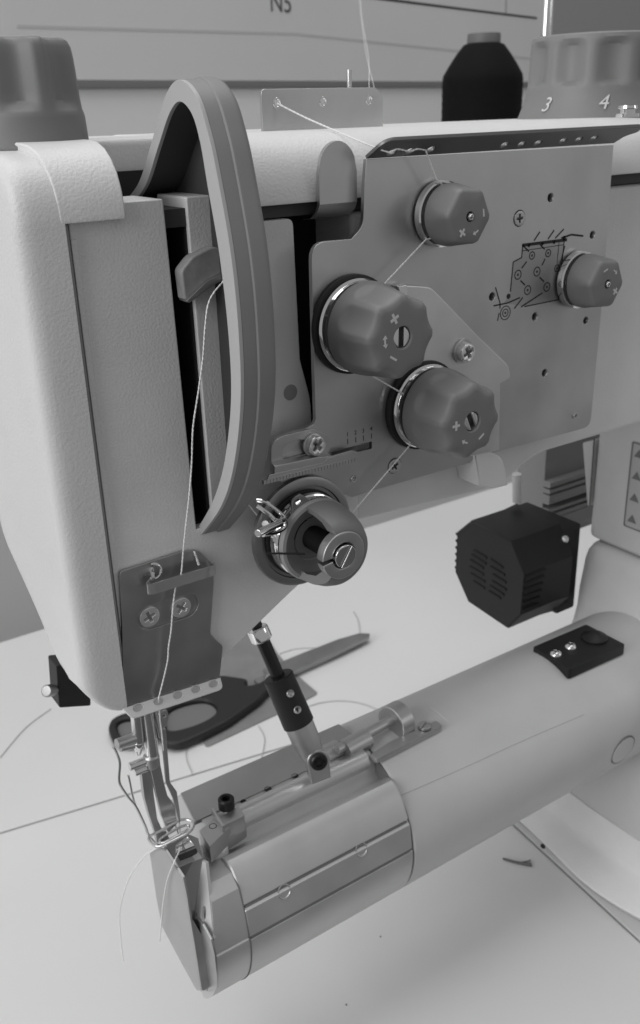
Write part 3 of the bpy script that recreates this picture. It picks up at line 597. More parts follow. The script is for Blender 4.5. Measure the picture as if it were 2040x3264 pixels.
fo = [aX(*gc(490, 1112), 78.6), aX(*gc(742, 1012), 86.1), aX(*gc(672, 1600), 81.6), aX(*gc(620, 1600), 80.0)]
mb = MB(); mb.loft([fo, [p+V((.0, 3, 0)) for p in fo]]); obj('inner_facet', mb, 'alu', EC)
fo = [aX(*gc(736, 1035), 86.0), aX(*gc(776, 1062), 86.4), aX(*gc(828, 1800), 82.0), aX(*gc(668, 1590), 81.4)]
nv = (fo[1]-fo[0]).cross(fo[3]-fo[0]).normalized()
if nv.dot(EYE-fo[0]) < 0: nv = -nv
f_ = frame(fo[3], nv); q = [((p-fo[3]).dot(f_[1]), (p-fo[3]).dot(f_[2])) for p in fo]
d = ray(*gc(757, 1550)); t = (fo[3]-EYE).dot(nv)/d.dot(nv); hp_ = EYE+d*t-fo[3]
mb = MB(); mb.sheet((f_[0]+nv*.15, f_[1], f_[2], f_[3]), rpoly(q), [circ(.95, 22, hp_.dot(f_[1]), hp_.dot(f_[2]), 2.6)], 1.2, .1); obj('corner_facet', mb, 'face', EC)  # facet metal made paler to make up for blocked light
# needle plate with feed slot
def flat(name, pts, z, th, m, bev=.15):
    ps = [aZ(*gc(*p_), z) for p_ in pts]; mb = MB(); mb.prism([(p.x, p.y) for p in ps], TOP(0), z-th, z); return obj(name, mb, m, SM, bev=bev)
flat('needle_plate', [(362, 850), (520, 1098), (742, 1008), (700, 820), (560, 760)], -196.2, 9, 'steel_d')
flat('feed_plate', [(480, 890), (598, 800), (668, 890), (480, 970)], -195.4, 1.5, 'chrome')
flat('feed_slot', [(500, 990), (680, 918), (702, 962), (526, 1032)], -195.95, 1.5, 'cavity', 0)
flat('feed_dog', [(540, 880), (552, 872), (580, 930), (566, 936)], -195.25, .5, 'steel_d', 0)
for nm, (y, z) in (('panel_joint', (-14.62, -222.45)), ('panel_joint', (-12.55, -212.35))):
    mb = MB(); mb.tube([V((94.2, y, z)), V((154.8, y, z))], .33, 8); obj(nm, mb, 'seam', BA)
mb = MB(); mb.tube([V((93.75, BEDC.x+(y-BEDC.x)*1.0, z)) for y, z in nose[2:]], .28, 6); obj('nose_joint', mb, 'seam', SM)
# plug, marks and bracket strip on the bed arm
mb = MB(); mb.tube(spline([abed(*q, BEDR+.02) for q in ((950, 1878), (1010, 1852), (1100, 1812), (1240, 1748), (1380, 1688))], 8), .1, 6); obj('arm_joint_line', mb, mat('faint_joint', .42, .6), SM)
mb = MB(); mb.tube(spline([abed(*q, BEDR-.05) for q in ((1010, 1668), (1040, 1688), (1080, 1729))], 6), lambda t: .12+.2*math.sin(math.pi*t), 6); obj('paint_scuff', mb, 'cover', SM)
mb = MB(); mb.tube([abed(1236, 1716, BEDR-.05), abed(1258, 1728, BEDR-.05)], .25, 6); obj('paint_scuff', mb, 'cover', SM)
p = abed(1472, 1772); nv = V((0, p.y-BEDC.x, p.z-BEDC.y)).normalized()
mb = MB(); mb.lathe([(6.0, -1), (6.0, .1), (5.6, .35), (.01, .5)], p, nv, 36); obj('hole_plug', mb, 'cream', SM)
mb = MB(); mb.lathe([(6.5, -1), (6.5, .04), (6, .04)], p, nv, 36); obj('plug_joint', mb, 'seam', SM)
# black plate with two screws and knob
zb_ = -195.2; bp = [aZ(*q, zb_) for q in ((1258, 1528), (1385, 1474), (1478, 1522), (1345, 1582))]
BP = part_empty('bed_block', ((bp[0].x+bp[2].x)/2, (bp[0].y+bp[2].y)/2, zb_-3), SM)
mb = MB(); mb.prism(rpoly([(p.x, p.y) for p in bp], 1.2), TOP(0), zb_-4.5, zb_); obj('block_plate', mb, 'black', BP, bev=.35)
for (x, y) in ((1313, 1546), (1348, 1529)):
    p = aZ(x, y, zb_); mb = MB(); mb.lathe([(2.3, 0), (2.25, .5), (1.8, 1.2), (1.0, 1.6), (.95, 1.6)], p, (0, 0, 1), 28); mb.lathe([(.95, 1.6), (.8, .5), (.01, .5)], p, (0, 0, 1), 6); obj('button_screw', mb, 'chrome', BP)
p = aZ(1404, 1508, zb_); mb = MB(); mb.lathe([(5.2, 0), (5.2, .8), (4.8, 1.2), (3.6, 1.8), (2.2, 2.6), (1.6, 2.9), (.01, 2.8)], p, (0, 0, 1), 36); obj('block_knob', mb, 'black', BP)
# ---- swing-down edge guide
EG = part_empty('edge_guide', (125, 8, -196), SM)
r0, r1 = aY(600, 1466, 22), aY(745, 1800, 4)
rd = (r1-r0); at = lambda t: r0+rd*t
mb = MB(); mb.cyl(at(-.12), at(.05), 1.9, n=20); obj('pivot_stud', mb, 'black', EG)
mb = MB(); mb.lathe([(1.8, 0), (3.0, .3), (3.4, 1), (3.4, 4.2), (3.0, 4.8), (1.6, 5)], at(.04), rd, 32); obj('pivot_collar', mb, 'chrome', EG)
mb = MB(); mb.cyl(at(.10), at(.42), 2.2, n=24); obj('guide_rod', mb, 'blacks', EG)
mb = MB(); mb.lathe([(2.2, 0), (4.5, .2), (4.8, .6), (5.0, rd.length*.34), (4.6, rd.length*.345)], at(.38), rd, 32, None, True, True); SL = obj('rod_sleeve', mb, 'black', EG)
for (x, y) in ((670, 1631), (688, 1669)):
    t = ((y-1466)/(1800-1466)); c = at(t); d = (EYE-c); d = (d-rd*(d.dot(rd)/rd.length_squared)).normalized(); d = (d+V((.25, 0, .1))).normalized()
    mb = MB(); mb.lathe([(1.25, 4.2), (1.25, 5.1), (1.05, 5.35), (.7, 5.2), (.6, 4.9), (.01, 4.9)], c, d, 18); obj('set_screw', mb, 'alu', SL)
mb = MB(); mb.lathe([(4.3, 0), (4.6, .3), (4.5, rd.length*.12), (4.0, rd.length*.2), (3.3, rd.length*.28)], at(.715), rd, 32, None, True, True); obj('lower_tube', mb, 'alu', EG)
# clamp eye round the rail
ce = aY(752, 1798, 1.0); mb = MB()
f_ = frame(ce, (-.25, -.93, .2)); u1, v1 = f_[1], f_[2]
eye = [(3.6*math.cos(a), 3.6*math.sin(a)) for a in [math.radians(-5+190*k/20) for k in range(21)]]+[(-3.2, -3), (-2.6, -7.4), (3.6, -6.6)]
mb.sheet(f_, eye, [], 4.5, .5, 3); obj('clamp_eye', mb, 'alu', EG)
hex_screw('hex_screw', ce, 2.75, EG, 'blacks', f_[3], 1.4)
c = aZ(783, 1765, -194); mb = MB(); mb.lathe([(3.6, 0), (3.6, 5.6), (3.2, 6), (1, 6)], c+V((-3, 0, -2.6)), (1, 0, .05), 28, None, True, True); obj('clamp_barrel', mb, 'steel', EG)
p0, p1 = aZ(795, 1772, -193), aZ(922, 1703, -193)
mb = MB(); mb.cyl(p0, p1, 1.8, n=18); obj('stop_rod', mb, 'alu', EG)
mb = MB(); mb.lathe([(3.6, 0), (3.6, 10), (3.0, 10.4), (1.4, 10.4)], p0+V((3, 0, -1.6)), p1-p0, 30, None, True, True); obj('stop_sleeve', mb, 'alu', EG)
mb = MB(); mb.lathe([(5.8, 0), (6.4, .4), (6.4, 5.6), (5.8, 6), (.01, 6)], p1+V((0, 0, -1.4)), p1-p0, 40, None, True, True); obj('stop_disc', mb, 'alu', EG)
mb = MB(); pts = [aZ(*q, -195.8) for q in ((872, 1782), (918, 1752), (1030, 1700), (1046, 1712), (948, 1762), (890, 1792))]
mb.prism(rpoly([(p.x, p.y) for p in pts], .8), TOP(0), -198, -196.1); obj('stop_bracket', mb, 'steel', EG, bev=.2)
slot_screw('slotted_screw', aZ(1003, 1717, -195.8), 2.3, EG, 'alu', n=(0, 0, 1), h=.9, ang=.4)
# rail carriage and front guide
RC = part_empty('guide_carriage', (96, 6, -197), SM)
def zprism(name, pts, z0, z1, m, par, bev=.25): 
    mb = MB(); ps = [aZ(*q, z1) for q in pts]; mb.prism([(p.x, p.y) for p in ps], TOP(0), z0, z1); return obj(name, mb, m, par, bev=bev)
def zp(name, pts, z0, z1, m, bev=.25):
    ps = [aZ(*gc(*p_), z1) for p_ in pts]; mb = MB(); mb.prism([(p.x, p.y) for p in ps], TOP(0), z0, z1); return obj(name, mb, m, RC, bev=bev)
zp('carriage_block', [(870, 640), (1090, 500), (1150, 600), (958, 690)], -199.5, -193.5, 'alu', .4)
zp('carriage_arm', [(708, 745), (850, 630), (1015, 700), (812, 905)], -201.3, -195, 'alu', .4)
zp('carriage_rib', [(822, 530), (850, 520), (965, 690), (930, 705)], -195, -192.6, 'alu', .3)
zp('carriage_skirt', [(815, 870), (1150, 640), (1165, 690), (1000, 800), (830, 910)], -203, -198.0, 'alu', .4)
c = aZ(*gc(975, 520), -193.5); hex_screw('hex_screw', c, 2.5, RC, 'blacks', (0, 0, 1), 3.4)
c = aZ(*gc(842, 705), -195); mb = MB(); mb.lathe([(1.2, .0), (1.1, .12), (.95, .0), (.01, -.05)], c, (0, 0, 1), 20); obj('arm_hole', mb, 'cavity', RC)
c = aZ(*gc(866, 880), -200.9); mb = MB(); mb.lathe([(3.7, -5.6), (3.8, -5.2), (3.8, -.4), (3.4, 0), (.01, 0)], c, (0, 0, 1), 40, None, True, False); obj('guide_roller', mb, 'cover', RC)
c = aZ(*gc(1055, 715), -198.4); mb = MB(); mb.lathe([(1.7, -1), (1.7, .35), (1.4, .45), (1.3, .15), (.7, .15), (.6, .4), (.01, .4)], c, (-.1, -.8, .6), 24); obj('carriage_stud', mb, 'alu', RC)
mb = MB(); mb.lathe([(.01, 0), (3.2, 0), (3.6, .4), (3.6, 52), (3.2, 52.4), (.01, 52.4)], V((100.5, 7.4, -198.9)), (1, 0, 0), 36); obj('guide_bar', mb, 'bar', EG)
# ---- needle, presser bars and foot
NP = 11.0
def at_n(x, y, d=0.0): return aY(x, y, NP+d)
mb = MB(); mb.cyl(at_n(318, 1655), at_n(328, 1752), 1.6, n=20); PB = obj('presser_bar', mb, 'nickel', SM)
mb = MB(); mb.lathe([(1.6, 0), (1.75, .3), (1.65, 1.4), (.6, 4.4)], at_n(327, 1751), at_n(328, 1792)-at_n(327, 1751), 20, None, True, True); obj('bar_tip', mb, 'chrome', PB)
mb = MB(); mb.cyl(at_n(344, 1655), at_n(360, 1785), 1.9, n=20); NB = obj('needle_bar', mb, 'nickel', SM)
mb = MB(); mb.cyl(at_n(368, 1665, -.5), at_n(384, 1740, -.5), 1.1, n=16); obj('bar_guide', mb, 'steel', NB)
mb = MB(); mb.sheet(frame(at_n(388, 1700, -2)), rpoly([(-1.6, 2.6, .6), (1.2, 2.9, 1), (1.5, .6, .6), (.6, -2.6, .6), (-.8, -2.4, .4)]), [circ(.5, 12, .1, 1.0)], .7, .12); obj('thread_clip', mb, 'alu', NB)
mb = MB(); mb.lathe([(1.9, 0), (2.3, .5), (2.3, 3.6), (1.8, 4.2)], at_n(357, 1782), at_n(362, 1830)-at_n(357, 1782), 22, None, True, True); obj('needle_clamp', mb, 'alu', NB)
mb = MB(); mb.cyl(at_n(306, 1812), at_n(350, 1795), 1.2, n=16); mb.cyl(at_n(318, 1826, -.5), at_n(345, 1815, -.5), 1.1, n=16); obj('clamp_screw', mb, 'chrome', NB)
mb = MB(); mb.cyl(at_n(276, 1758, -.5), at_n(318, 1743), 1.5, n=16); mb.cyl(at_n(284, 1768, -.5), at_n(318, 1760), 1.0, n=16); obj('bar_screw', mb, 'alu', PB)
mb = MB(); mb.cyl(at_n(368, 1815), at_n(429, 1992), .42, .2, n=10); obj('needle', mb, 'chrome', NB)
def blade(name, pts, d0, t, m, par):
    mb = MB(); P_ = [at_n(*q, d0) for q in pts]; mb.sheet(FRONT(NP+d0), rpoly([(p.x, p.z) for p in P_], .25), [], t, .15); return obj(name, mb, m, par)
PF = part_empty('presser_foot', at_n(395, 1980), SM)
blade('foot_shank', [(334, 1822), (356, 1808), (364, 1880), (372, 1935), (390, 1975), (372, 1985), (352, 1925), (341, 1885)], 0, 2.0, 'alu', PF)
blade('foot_plate', [(355, 1815), (378, 1800), (388, 1850), (396, 1880), (412, 1900), (420, 1945), (398, 1968), (382, 1930), (370, 1880)], -1.6, 1.4, 'nickel', PF)
blade('foot_spring', [(380, 1722), (392, 1722), (402, 1848), (418, 1870), (427, 1930), (424, 1948), (410, 1890), (392, 1850)], -2.4, .6, 'steel', PF)
mb = MB(); lp_ = [(352, 1978), (385, 1960), (425, 1938), (450, 1938), (458, 1950), (448, 1965), (410, 1985), (378, 2000), (362, 1996)]
mb.tube(spline([aZ(x, y, -191.5) for x, y in lp_], 6, True), .42, 8, True)
lp_ = [(378, 1983), (400, 1968), (430, 1952), (446, 1950), (440, 1962), (408, 1980), (384, 1992)]
mb.tube(spline([aZ(x, y, -193.2) for x, y in lp_], 6, True), .4, 8, True); obj('foot_loop', mb, 'nickel', PF)
blade('foot_toe', [(368, 1968), (392, 1962), (402, 1985), (388, 1998), (370, 1990)], -1.0, 1.5, 'alu', PF)
mb = MB(); mb.tube(spline([at_n(268, 1765, -2), at_n(278, 1785, -2), at_n(283, 1805, -2), at_n(282, 1848, -2), at_n(300, 1880, -2), at_n(320, 1905, -2), at_n(342, 1950, -2), at_n(352, 1975, -2), at_n(372, 1996, -2), at_n(390, 1996, -2)], 6), .42, 8)
mb.tube(spline([at_n(303, 1832, -1), at_n(307, 1850, -1), at_n(314, 1885, -1), at_n(322, 1908, -2)], 6), .36, 8); obj('finger_guard', mb, 'nickel', PF)
# ---- motor box behind the bed
MO = part_empty('motor', (285, 61, -206), SM)
g8 = lambda p: (1037.6+p[0]/3.1875, 1156.2+p[1]/3.1875)
face = [(130, 320), (235, 235), (545, 390), (645, 640), (618, 945), (510, 1050), (215, 850), (115, 620)]
MX = 260.0; fp = [aX(*g8(p), MX) for p in face]
def inset(k, x): 
    c = V((61.5, -185)); return [V((x, c.x+(p.y-c.x)*k, c.y+(p.z-c.y)*k)) for p in fp]
mb = MB(); mb.loft([inset(.97, MX), inset(1, MX+.9), inset(1.0, MX+20), inset(1.03, MX+28)]); MC = obj('motor_cover', mb, 'black', MO, ang=25)
def slot_on_face(pts):
    mb = MB(); a, b = [aX(*g8(p), MX) for p in pts]
    for q in (a, b): q.x = MX
    mb.tube([a, b], .62, 8); return mb
for (a, b) in (((262, 458), (360, 515)), ((245, 490), (355, 560)), ((235, 530), (335, 592)), ((232, 580), (335, 640)), ((240, 632), (345, 695)), ((260, 690), (345, 745)),
               ((388, 525), (482, 590)), ((388, 580), (495, 645)), ((405, 640), (505, 700)), ((400, 690), (508, 755)), ((385, 725), (490, 795)), ((375, 765), (465, 820))):
    obj('vent_slot', slot_on_face((a, b)), 'cavity', MC)
mb = MB(); mb.box(MX+27.5, 299, 46, 78, -207, -166); obj('motor_bracket', mb, 'black', MO, bev=1.0)
yf = fp[3].y
for k in range(6):
    z = fp[3].z+(fp[4].z-fp[3].z)*(k+.35)/6
    mb = MB(); mb.tube([V((MX+.2, yf+.6, z)), V((MX+.9, yf+.05, z)), V((MX+12-k*.5, yf+.1, z))], .75, 8); obj('vent_slot', mb, 'cavity', MC)
yb_ = fp[0].y
for k in range(6):
    z = fp[0].z+(fp[7].z-fp[0].z)*(k+.4)/6
    mb = MB(); mb.tube([V((MX+.4, yb_-.8, z)), V((MX+.5, yb_+.3, z)), V((MX+10, yb_+.3, z))], .75, 8); obj('vent_slot', mb, 'black', MC)
bpy.context.view_layer.update()
h_ = scene.ray_cast(bpy.context.evaluated_depsgraph_get(), W(EYE), ray(*g8((938, 378))).normalized()); p = h_[1]/K-V((0, 0, ZT))
mb = MB(); mb.lathe([(1.9, -.5), (1.9, .8), (1.4, 1.6), (.01, 1.9)], p, h_[2], 22); obj('cover_screw', mb, 'chrome', MO)
mb = MB()
XB = aY(1236, 1165, 92).x+14
mb.box(XB, 420, 92, 110, -200, -120); obj('motor_body', mb, 'fins', MO, bev=.6)
for (y, h) in ((1148, 1.5), (1163, 1.2), (1182, 2.6), (1208, 1.0), (1222, 1.3), (1245, 4.5)):
    z = aY(1300, y, 88).z; mb = MB(); mb.prism(rpoly([(92.2, z-h), (88, z-h*.9, .6), (88, z+h*.9, .6), (92.2, z+h)]), YZ(0), XB, 420); obj('cooling_rib', mb, 'fins', MO)
mb = MB(); mb.cyl(aY(1221, 1120, 70), aY(1221, 1185, 70), 2.0, n=16); obj('support_post', mb, 'paint', SM)
# ---- column and pedestal
CO = part_empty('column', (360, 20, -197), SM)
cb = aX(1400, 1262, 302); zc = -173.5
mb = MB(); mb.prism(rpoly([(304, -40), (304, 47, 5), (430, 47), (430, -40)]), TOP(0), zc, -100); obj('column_casing', mb, 'paint', CO, bev=2.0, segs=3)
mb = MB(); mb.loft([[V((x, y, z)) for x, y in rpoly([(x0, y0c), (x0, y1c, 8), (440, y1c), (440, y0c)], 0, 6)] for x0, y0c, y1c, z in ((307, -30, 41, -174.6), (304.4, -31, 43, -175.2), (302, -32, 45, -176.8), (300.4, -33, 46, -179.4), (299.4, -34, 46.3, -183), (297.5, -36, 46.5, -196), (294, -38, 44, -203), (285, -40, 40, -214))]); obj('column_plinth', mb, 'paint', CO, ang=50)
mb = MB(); mb.prism(rpoly([(306, -36), (306, 43, 4), (430, 43), (430, -36)]), TOP(0), -176.5, zc+.3); obj('plinth_joint', mb, 'groove', CO)
q = [aX(*p_, 304.6) for p_ in ((1404, 1040), (1376, 1046), (1388, 1196), (1393, 1196))]
mb = MB(); mb.prism([(p.y, p.z) for p in q], YZ(304.4), 0, 60); obj('rear_cover', mb, 'paint', CO, bev=.6)
mb = MB(); mb.tube([aX(1404, 1036, 303.95), aX(1393, 1196, 303.95)], .35, 6); obj('cover_joint', mb, 'seam', CO)
la = [aX(*q, 303.8) for q in ((1481, 1240), (1497, 1252), (1530, 1270), (1530, 1040), (1497, 1040))]
yl, zl0, zl1 = aX(1481, 1150, 303.8).y, aX(1490, 1250, 303.8).z, aX(1500, 1042, 303.8).z
mb = MB(); mb.sheet(LEFT(303.85), rpoly([(-yl, zl0), (-yl+25, zl0), (-yl+25, zl1), (-yl, zl1)], 1.2), [], .2, .05); LB = obj('warning_label', mb, 'label', CO)
mb = MB(); fo_ = rpoly([(-yl+.4, zl0+.4), (-yl+24.6, zl0+.4), (-yl+24.6, zl1-.4), (-yl+.4, zl1-.4)], 1); fi_ = rpoly([(-yl+.9, zl0+.9), (-yl+24, zl0+.9), (-yl+24, zl1-.9), (-yl+.9, zl1-.9)], 1)
mb.sheet(LEFT(303.62), fo_, [fi_], .08, .02)
hh = (zl1-zl0)
for k in range(4):
    zc_ = zl0+hh*(k+.5)/4; mb.prism([(-yl+2, zc_-1.6), (-yl+6.5, zc_-1.6), (-yl+4.2, zc_+1.9)], LEFT(303.62), 0, .05)
obj('label_print', mb, 'ink_g', LB)
PE = part_empty('pedestal', (330, 0, -310), SM)
ed = [aZ(x, y, -300) for x, y in ((1225, 1936), (1239, 1948), (1294, 2000), (1369, 2075), (1434, 2123), (1512, 2168), (1580, 2200))]
rg = [aZ(x, y, -296) for x, y in ((1270, 1908), (1290, 1924), (1335, 1958), (1384, 1996), (1448, 2042), (1512, 2088), (1580, 2128))]
def pl_(c, dx, dy, z): 
    q = [V((p.x+dx, p.y+dy, z)) for p in spline(c, 4)]; q[0].y = 48-dx*.2
    return q+[V((440, q[-1].y-20, z)), V((440, 48-dx*.2, z))]
mb = MB(); mb.loft([pl_(ed, 7.5, 2, -309.4), pl_(ed, 5.5, 1.5, -305), pl_(ed, 2.2, .6, -301.9), pl_(ed, .7, .2, -300.9), pl_(ed, 0, 0, -300.4), pl_(ed, .8, .2, -299.4), pl_(rg, -2, -1, -295.6), pl_(rg, .6, 0, -294.6), pl_(rg, 2.6, .5, -292), pl_(rg, 4.0, 1, -287.5), pl_(rg, 5.0, 1.1, -281)]); obj('pedestal_foot', mb, 'paint', PE, ang=60)
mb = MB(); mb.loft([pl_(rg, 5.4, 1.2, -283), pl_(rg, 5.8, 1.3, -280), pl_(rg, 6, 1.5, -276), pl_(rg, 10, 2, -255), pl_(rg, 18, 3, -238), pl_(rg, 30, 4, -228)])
obj('pedestal_body', mb, mat('shaded_pedestal_paint', .55, .45, bump=.3, bscale=800), PE, ang=60)  # pedestal paint darkened to carry the shade under the bed
p = aX(1276, 1938, 267); mb = MB(); mb.lathe([(2.6, -.5), (2.6, .2), (2.2, .45), (1.8, .3), (.01, .3)], aZ(1276, 1936, -298.2), (-.2, 0, 1), 24); obj('pedestal_screw', mb, 'cream', PE)
mb = MB(); mb.lathe([(1.2, 0), (1.2, .15), (.01, .15)], aZ(1283, 1999, -303), (-1, -.3, 0.1), 16); obj('pedestal_hole', mb, 'cavity', PE)
# ---- small black clamp behind the head
BC = part_empty('lifter_bracket', (85, 62, -150), SM)
bc = [aY(*q, 62) for q in ((133, 1572), (160, 1570), (215, 1650), (215, 1668), (140, 1673))]
mb = MB(); mb.prism(rpoly([(p.x, p.z) for p in bc], .8), FRONT(62), 0, -8); obj('bracket_block', mb, 'black', BC, bev=.4)
mb = MB(); mb.cyl(aY(108, 1633, 60), aY(126, 1630, 62), 2.0, n=20); mb.cyl(aY(124, 1630, 62), aY(140, 1628, 64), 1.1, n=14); obj('bracket_knob', mb, 'steel_d', BC, bev=.6)
# ================================================================== THREADS
def tube_thing(name, pts, r, m, n=7, sp=6, flat=1.0): 
    mb = MB(); mb.tube(spline(pts, sp) if len(pts) > 2 else pts, r, n, flat=flat); return mb
mb = MB(); TR = .2
def arcth(px, py, r, y, a0, a1, n=10):
    c = aY(px, py, -1); return [V((c.x+r*math.cos(math.radians(a0+(a1-a0)*k/n)), y, c.z+r*math.sin(math.radians(a0+(a1-a0)*k/n)))) for k in range(n+1)]
def twist(mb, path, r, pitch=1.2, step_=.25):
    Q = [path[0].copy()]
    for p in path[1:]:
        d = (p-Q[-1]).length
        while d > step_: Q.append(Q[-1]+(p-Q[-1])*(step_/d)); d = (p-Q[-1]).length
    L_ = []; up = V((.2, .3, .93)); N = None
    for i, p in enumerate(Q):
        t = (Q[min(i+1, len(Q)-1)]-Q[max(i-1, 0)]).normalized(); N = up if N is None else N; N = (N-t*N.dot(t)).normalized(); B = t.cross(N); ph = 6.2831853*i*step_/pitch
        L_.append([p+(N*math.cos(a)+B*math.sin(a))*r*(1+.2*math.cos(2*a-ph))*(1+.06*math.sin(i*.37)) for a in [6.2831853*k/10 for k in range(10)]])
    mb.loft(L_)
def seg(pts, n=5): return spline(pts, n)
path = seg([aY(655, 244, 29.3), aY(720, 277, 24), aY(800, 312, 14), aY(860, 338, 3), aY(905, 356, -3.4)])
path += seg([aY(925, 362, -4.2), aY(938, 352, -4.6), aY(968, 358, -4.2), aY(985, 352, -4.6), aY(1006, 355, -3.8)], 3)
path += [aY(1032, 425, -3.2)]+arcth(1038, 505, 5.5, -3.2, 75, -95)[1:]+[aY(1006, 566, -3.0), aY(914, 664, -4)]
path += arcth(835, 767, 9.6, -4, 55, -120)+arcth(1000, 957, 9.6, -4, 150, 250)+[aY(978, 1040, -3.2), aY(820, 1226, -5.2)]
path += arcth(710, 1252, 10.4, -6, 15, 170)+[V((112.5, 4.5, -95)), V((112, 5, -60)), V((111.6, 5, -40))]
path += seg([aY(535, 655, 0), aY(525, 668, -1), aY(505, 692, -1.5), aY(491, 722, -2), aY(484, 780, -2.5), aY(479, 850, -2.5), aY(468, 930, -2), aY(456, 1010, -1), aY(453, 1090, 0), aY(447, 1170, .5), aY(438, 1250, 1.5), aY(433, 1300, 2.2), aY(428, 1356, 2.9), aY(421, 1375, 3.0), aY(414, 1392, 2.8), aY(408, 1440, 2.6), aY(404, 1490, 3), aY(398, 1530, 3.2), aY(396, 1560, 3.4), aY(386, 1605, 3.8), aY(374, 1652, 3.6)], 6)
path += seg([aY(376, 1662, 5), aY(378, 1700, 7), aY(382, 1730, 8), aY(388, 1790, 9), aY(398, 1850, 9.2), aY(413, 1890, 9.0), aY(421, 1930, 9.0), aY(426, 1975, 9.4)], 6)
path += seg([aZ(424, 2010, -195), aZ(410, 2040, -195.6), aX(395, 2080, 77.8), aX(386, 2130, 77.4), aX(381, 2180, 77), aX(377, 2225, 77)], 6)
twist(mb, path, TR)
tag(obj('sewing_thread', mb, 'thread'), 'white sewing thread strung through the tension knobs and guides down to the needle', 'thread')
mb = MB(); mb.tube(seg([aZ(382, 1996, -195.6), aX(360, 2010, 77), aX(340, 2025, 77), aX(305, 2075, 76), aX(285, 2140, 74), aX(283, 2190, 73), aX(291, 2270, 72)], 6), .22, 8)
tag(obj('looper_thread', mb, 'thread'), 'loose thread end curling down left of the bed end in front of the table', 'thread')
# ================================================================== TABLE AND WHAT LIES ON IT
TZ = -310.0
TA = thing('sewing_table', (200, 100, TZ-28), 'white laminate work table with a fine joint under the sewing machine', 'table')
def xs(y): return 264.6-(40.7-y)*.0945
def yseam(x): return 181.2+(x-65.8)*(169.1-181.2)/(136.7-65.8)
def board(name, pts): mb = MB(); mb.prism(pts, TOP(0), TZ-28, TZ); obj(name, mb, 'table', TA, bev=.5)
board('front_board', [(-420, -70), (xs(-70)-.5, -70), (xs(148)-.5, yseam(xs(148))-.5), (-420, yseam(-420)-.5)])
board('rear_board', [(-420, yseam(-420)+.5), (275, yseam(275)+.6), (760, yseam(275)+.6), (760, 359), (-420, 359)])
board('right_board', [(xs(-70)+.6, -70), (760, -70), (760, yseam(274)-.8), (xs(148)+.6, yseam(274)-.8)])
mb = MB(); mb.box(-419, 759, -69, 358, TZ-40, TZ-27); obj('table_frame', mb, 'seam', TA)
# scissors
SC = thing('scissors', aZ(560, 1620, TZ), 'black handled scissors lying open on the table behind the needle', 'scissors')
def zt(pts, z): return [aZ(x, y, z) for x, y in pts]
def blade3(name, pts, z0, z1, m, par, bev=.5):
    mb = MB(); mb.prism([(p.x, p.y) for p in zt(pts, z0)], TOP(0), z0, z1); return obj(name, mb, m, par, bev=bev)
blade3('blade', [(622, 1588), (700, 1555), (800, 1516), (850, 1502), (874, 1503), (872, 1512), (800, 1547), (720, 1582), (640, 1620)], TZ+3.2, TZ+5.4, 'steel_d', SC)
blade3('blade', [(600, 1612), (690, 1580), (800, 1535), (868, 1510), (850, 1525), (780, 1560), (700, 1596), (620, 1632)], TZ+.8, TZ+3.0, 'steel_d', SC)
def hnd(name, out, hole, z0, t, pad):
    o_ = [(p.x, p.y) for p in zt(out, z0+t)]; h_ = [(p.x, p.y) for p in zt(hole, z0+t)]
    h_ = [tuple(p) for p in spline([V(q) for q in h_], 5, True)]
    mb = MB(); mb.sheet(TOP(z0+t), rpoly(o_, 4), [h_], t, 1.8, 3); obj(name, mb, 'black', SC)
    mb = MB(); mb.sheet(TOP(z0+t*.55), h_, [], t*.4, .8, 2); obj(pad, mb, 'grip', SC)
hnd('finger_loop', [(372, 1652), (450, 1618), (520, 1592), (588, 1602), (577, 1619), (606, 1614), (645, 1592), (664, 1600), (628, 1634), (616, 1648), (540, 1702), (475, 1735), (423, 1757), (385, 1752), (366, 1705)], [(396, 1680), (438, 1659), (486, 1653), (511, 1668), (501, 1690), (453, 1713), (398, 1722)], TZ+1, 5.5, 'grip_pad')
hnd('thumb_loop', [(254, 1716), (262, 1696), (290, 1682), (345, 1678), (372, 1700), (370, 1748), (300, 1756), (266, 1746)], [(276, 1710), (296, 1697), (335, 1697), (345, 1715), (330, 1735), (290, 1738)], TZ+.8, 5, 'grip_pad')
mb = MB(); mb.lathe([(3.4, 0), (3.2, 1.2), (.01, 1.6)], aZ(640, 1602, TZ+5.4), (0, 0, 1), 24); obj('pivot_screw', mb, 'steel', SC)
# cloth scrap
pts = [(500, 1580), (560, 1500), (604, 1468), (640, 1520), (655, 1545), (672, 1565), (705, 1600), (752, 1640), (700, 1668), (600, 1715), (488, 1768), (478, 1752), (535, 1700), (545, 1640)]
mb = MB(); mb.sheet(TOP(TZ+.75), rpoly([(p.x, p.y) for p in zt(pts, TZ)], 2.5), [], .7, .2); o = obj('fabric_scrap', mb, 'fabric')
tag(o, 'flat grey scrap of cloth lying under the scissors on the table', 'cloth scrap')
def loose(pts, label, r=.28, m='thread'):
    mb = MB(); mb.tube(spline([aZ(x, y, TZ+r) for x, y in pts], 8), r, 7); tag(obj('loose_thread', mb, m), label, 'thread', 'loose thread ends on the table')
tthr = M['grey_thread'] = mat('pale_grey_thread', .45, .9)
loose([(835, 1445), (846, 1465), (850, 1500), (848, 1520)], 'short curl of thread standing out above the scissor blade tip', .35, 'grey_thread')
loose([(660, 1545), (700, 1533), (760, 1531), (810, 1535)], 'thin thread end lying behind the scissor blades', .3, 'grey_thread')
loose([(720, 1672), (760, 1660), (810, 1656), (860, 1664), (920, 1690)], 'pale thread arching over the table behind the stop rod', .35, 'grey_thread')
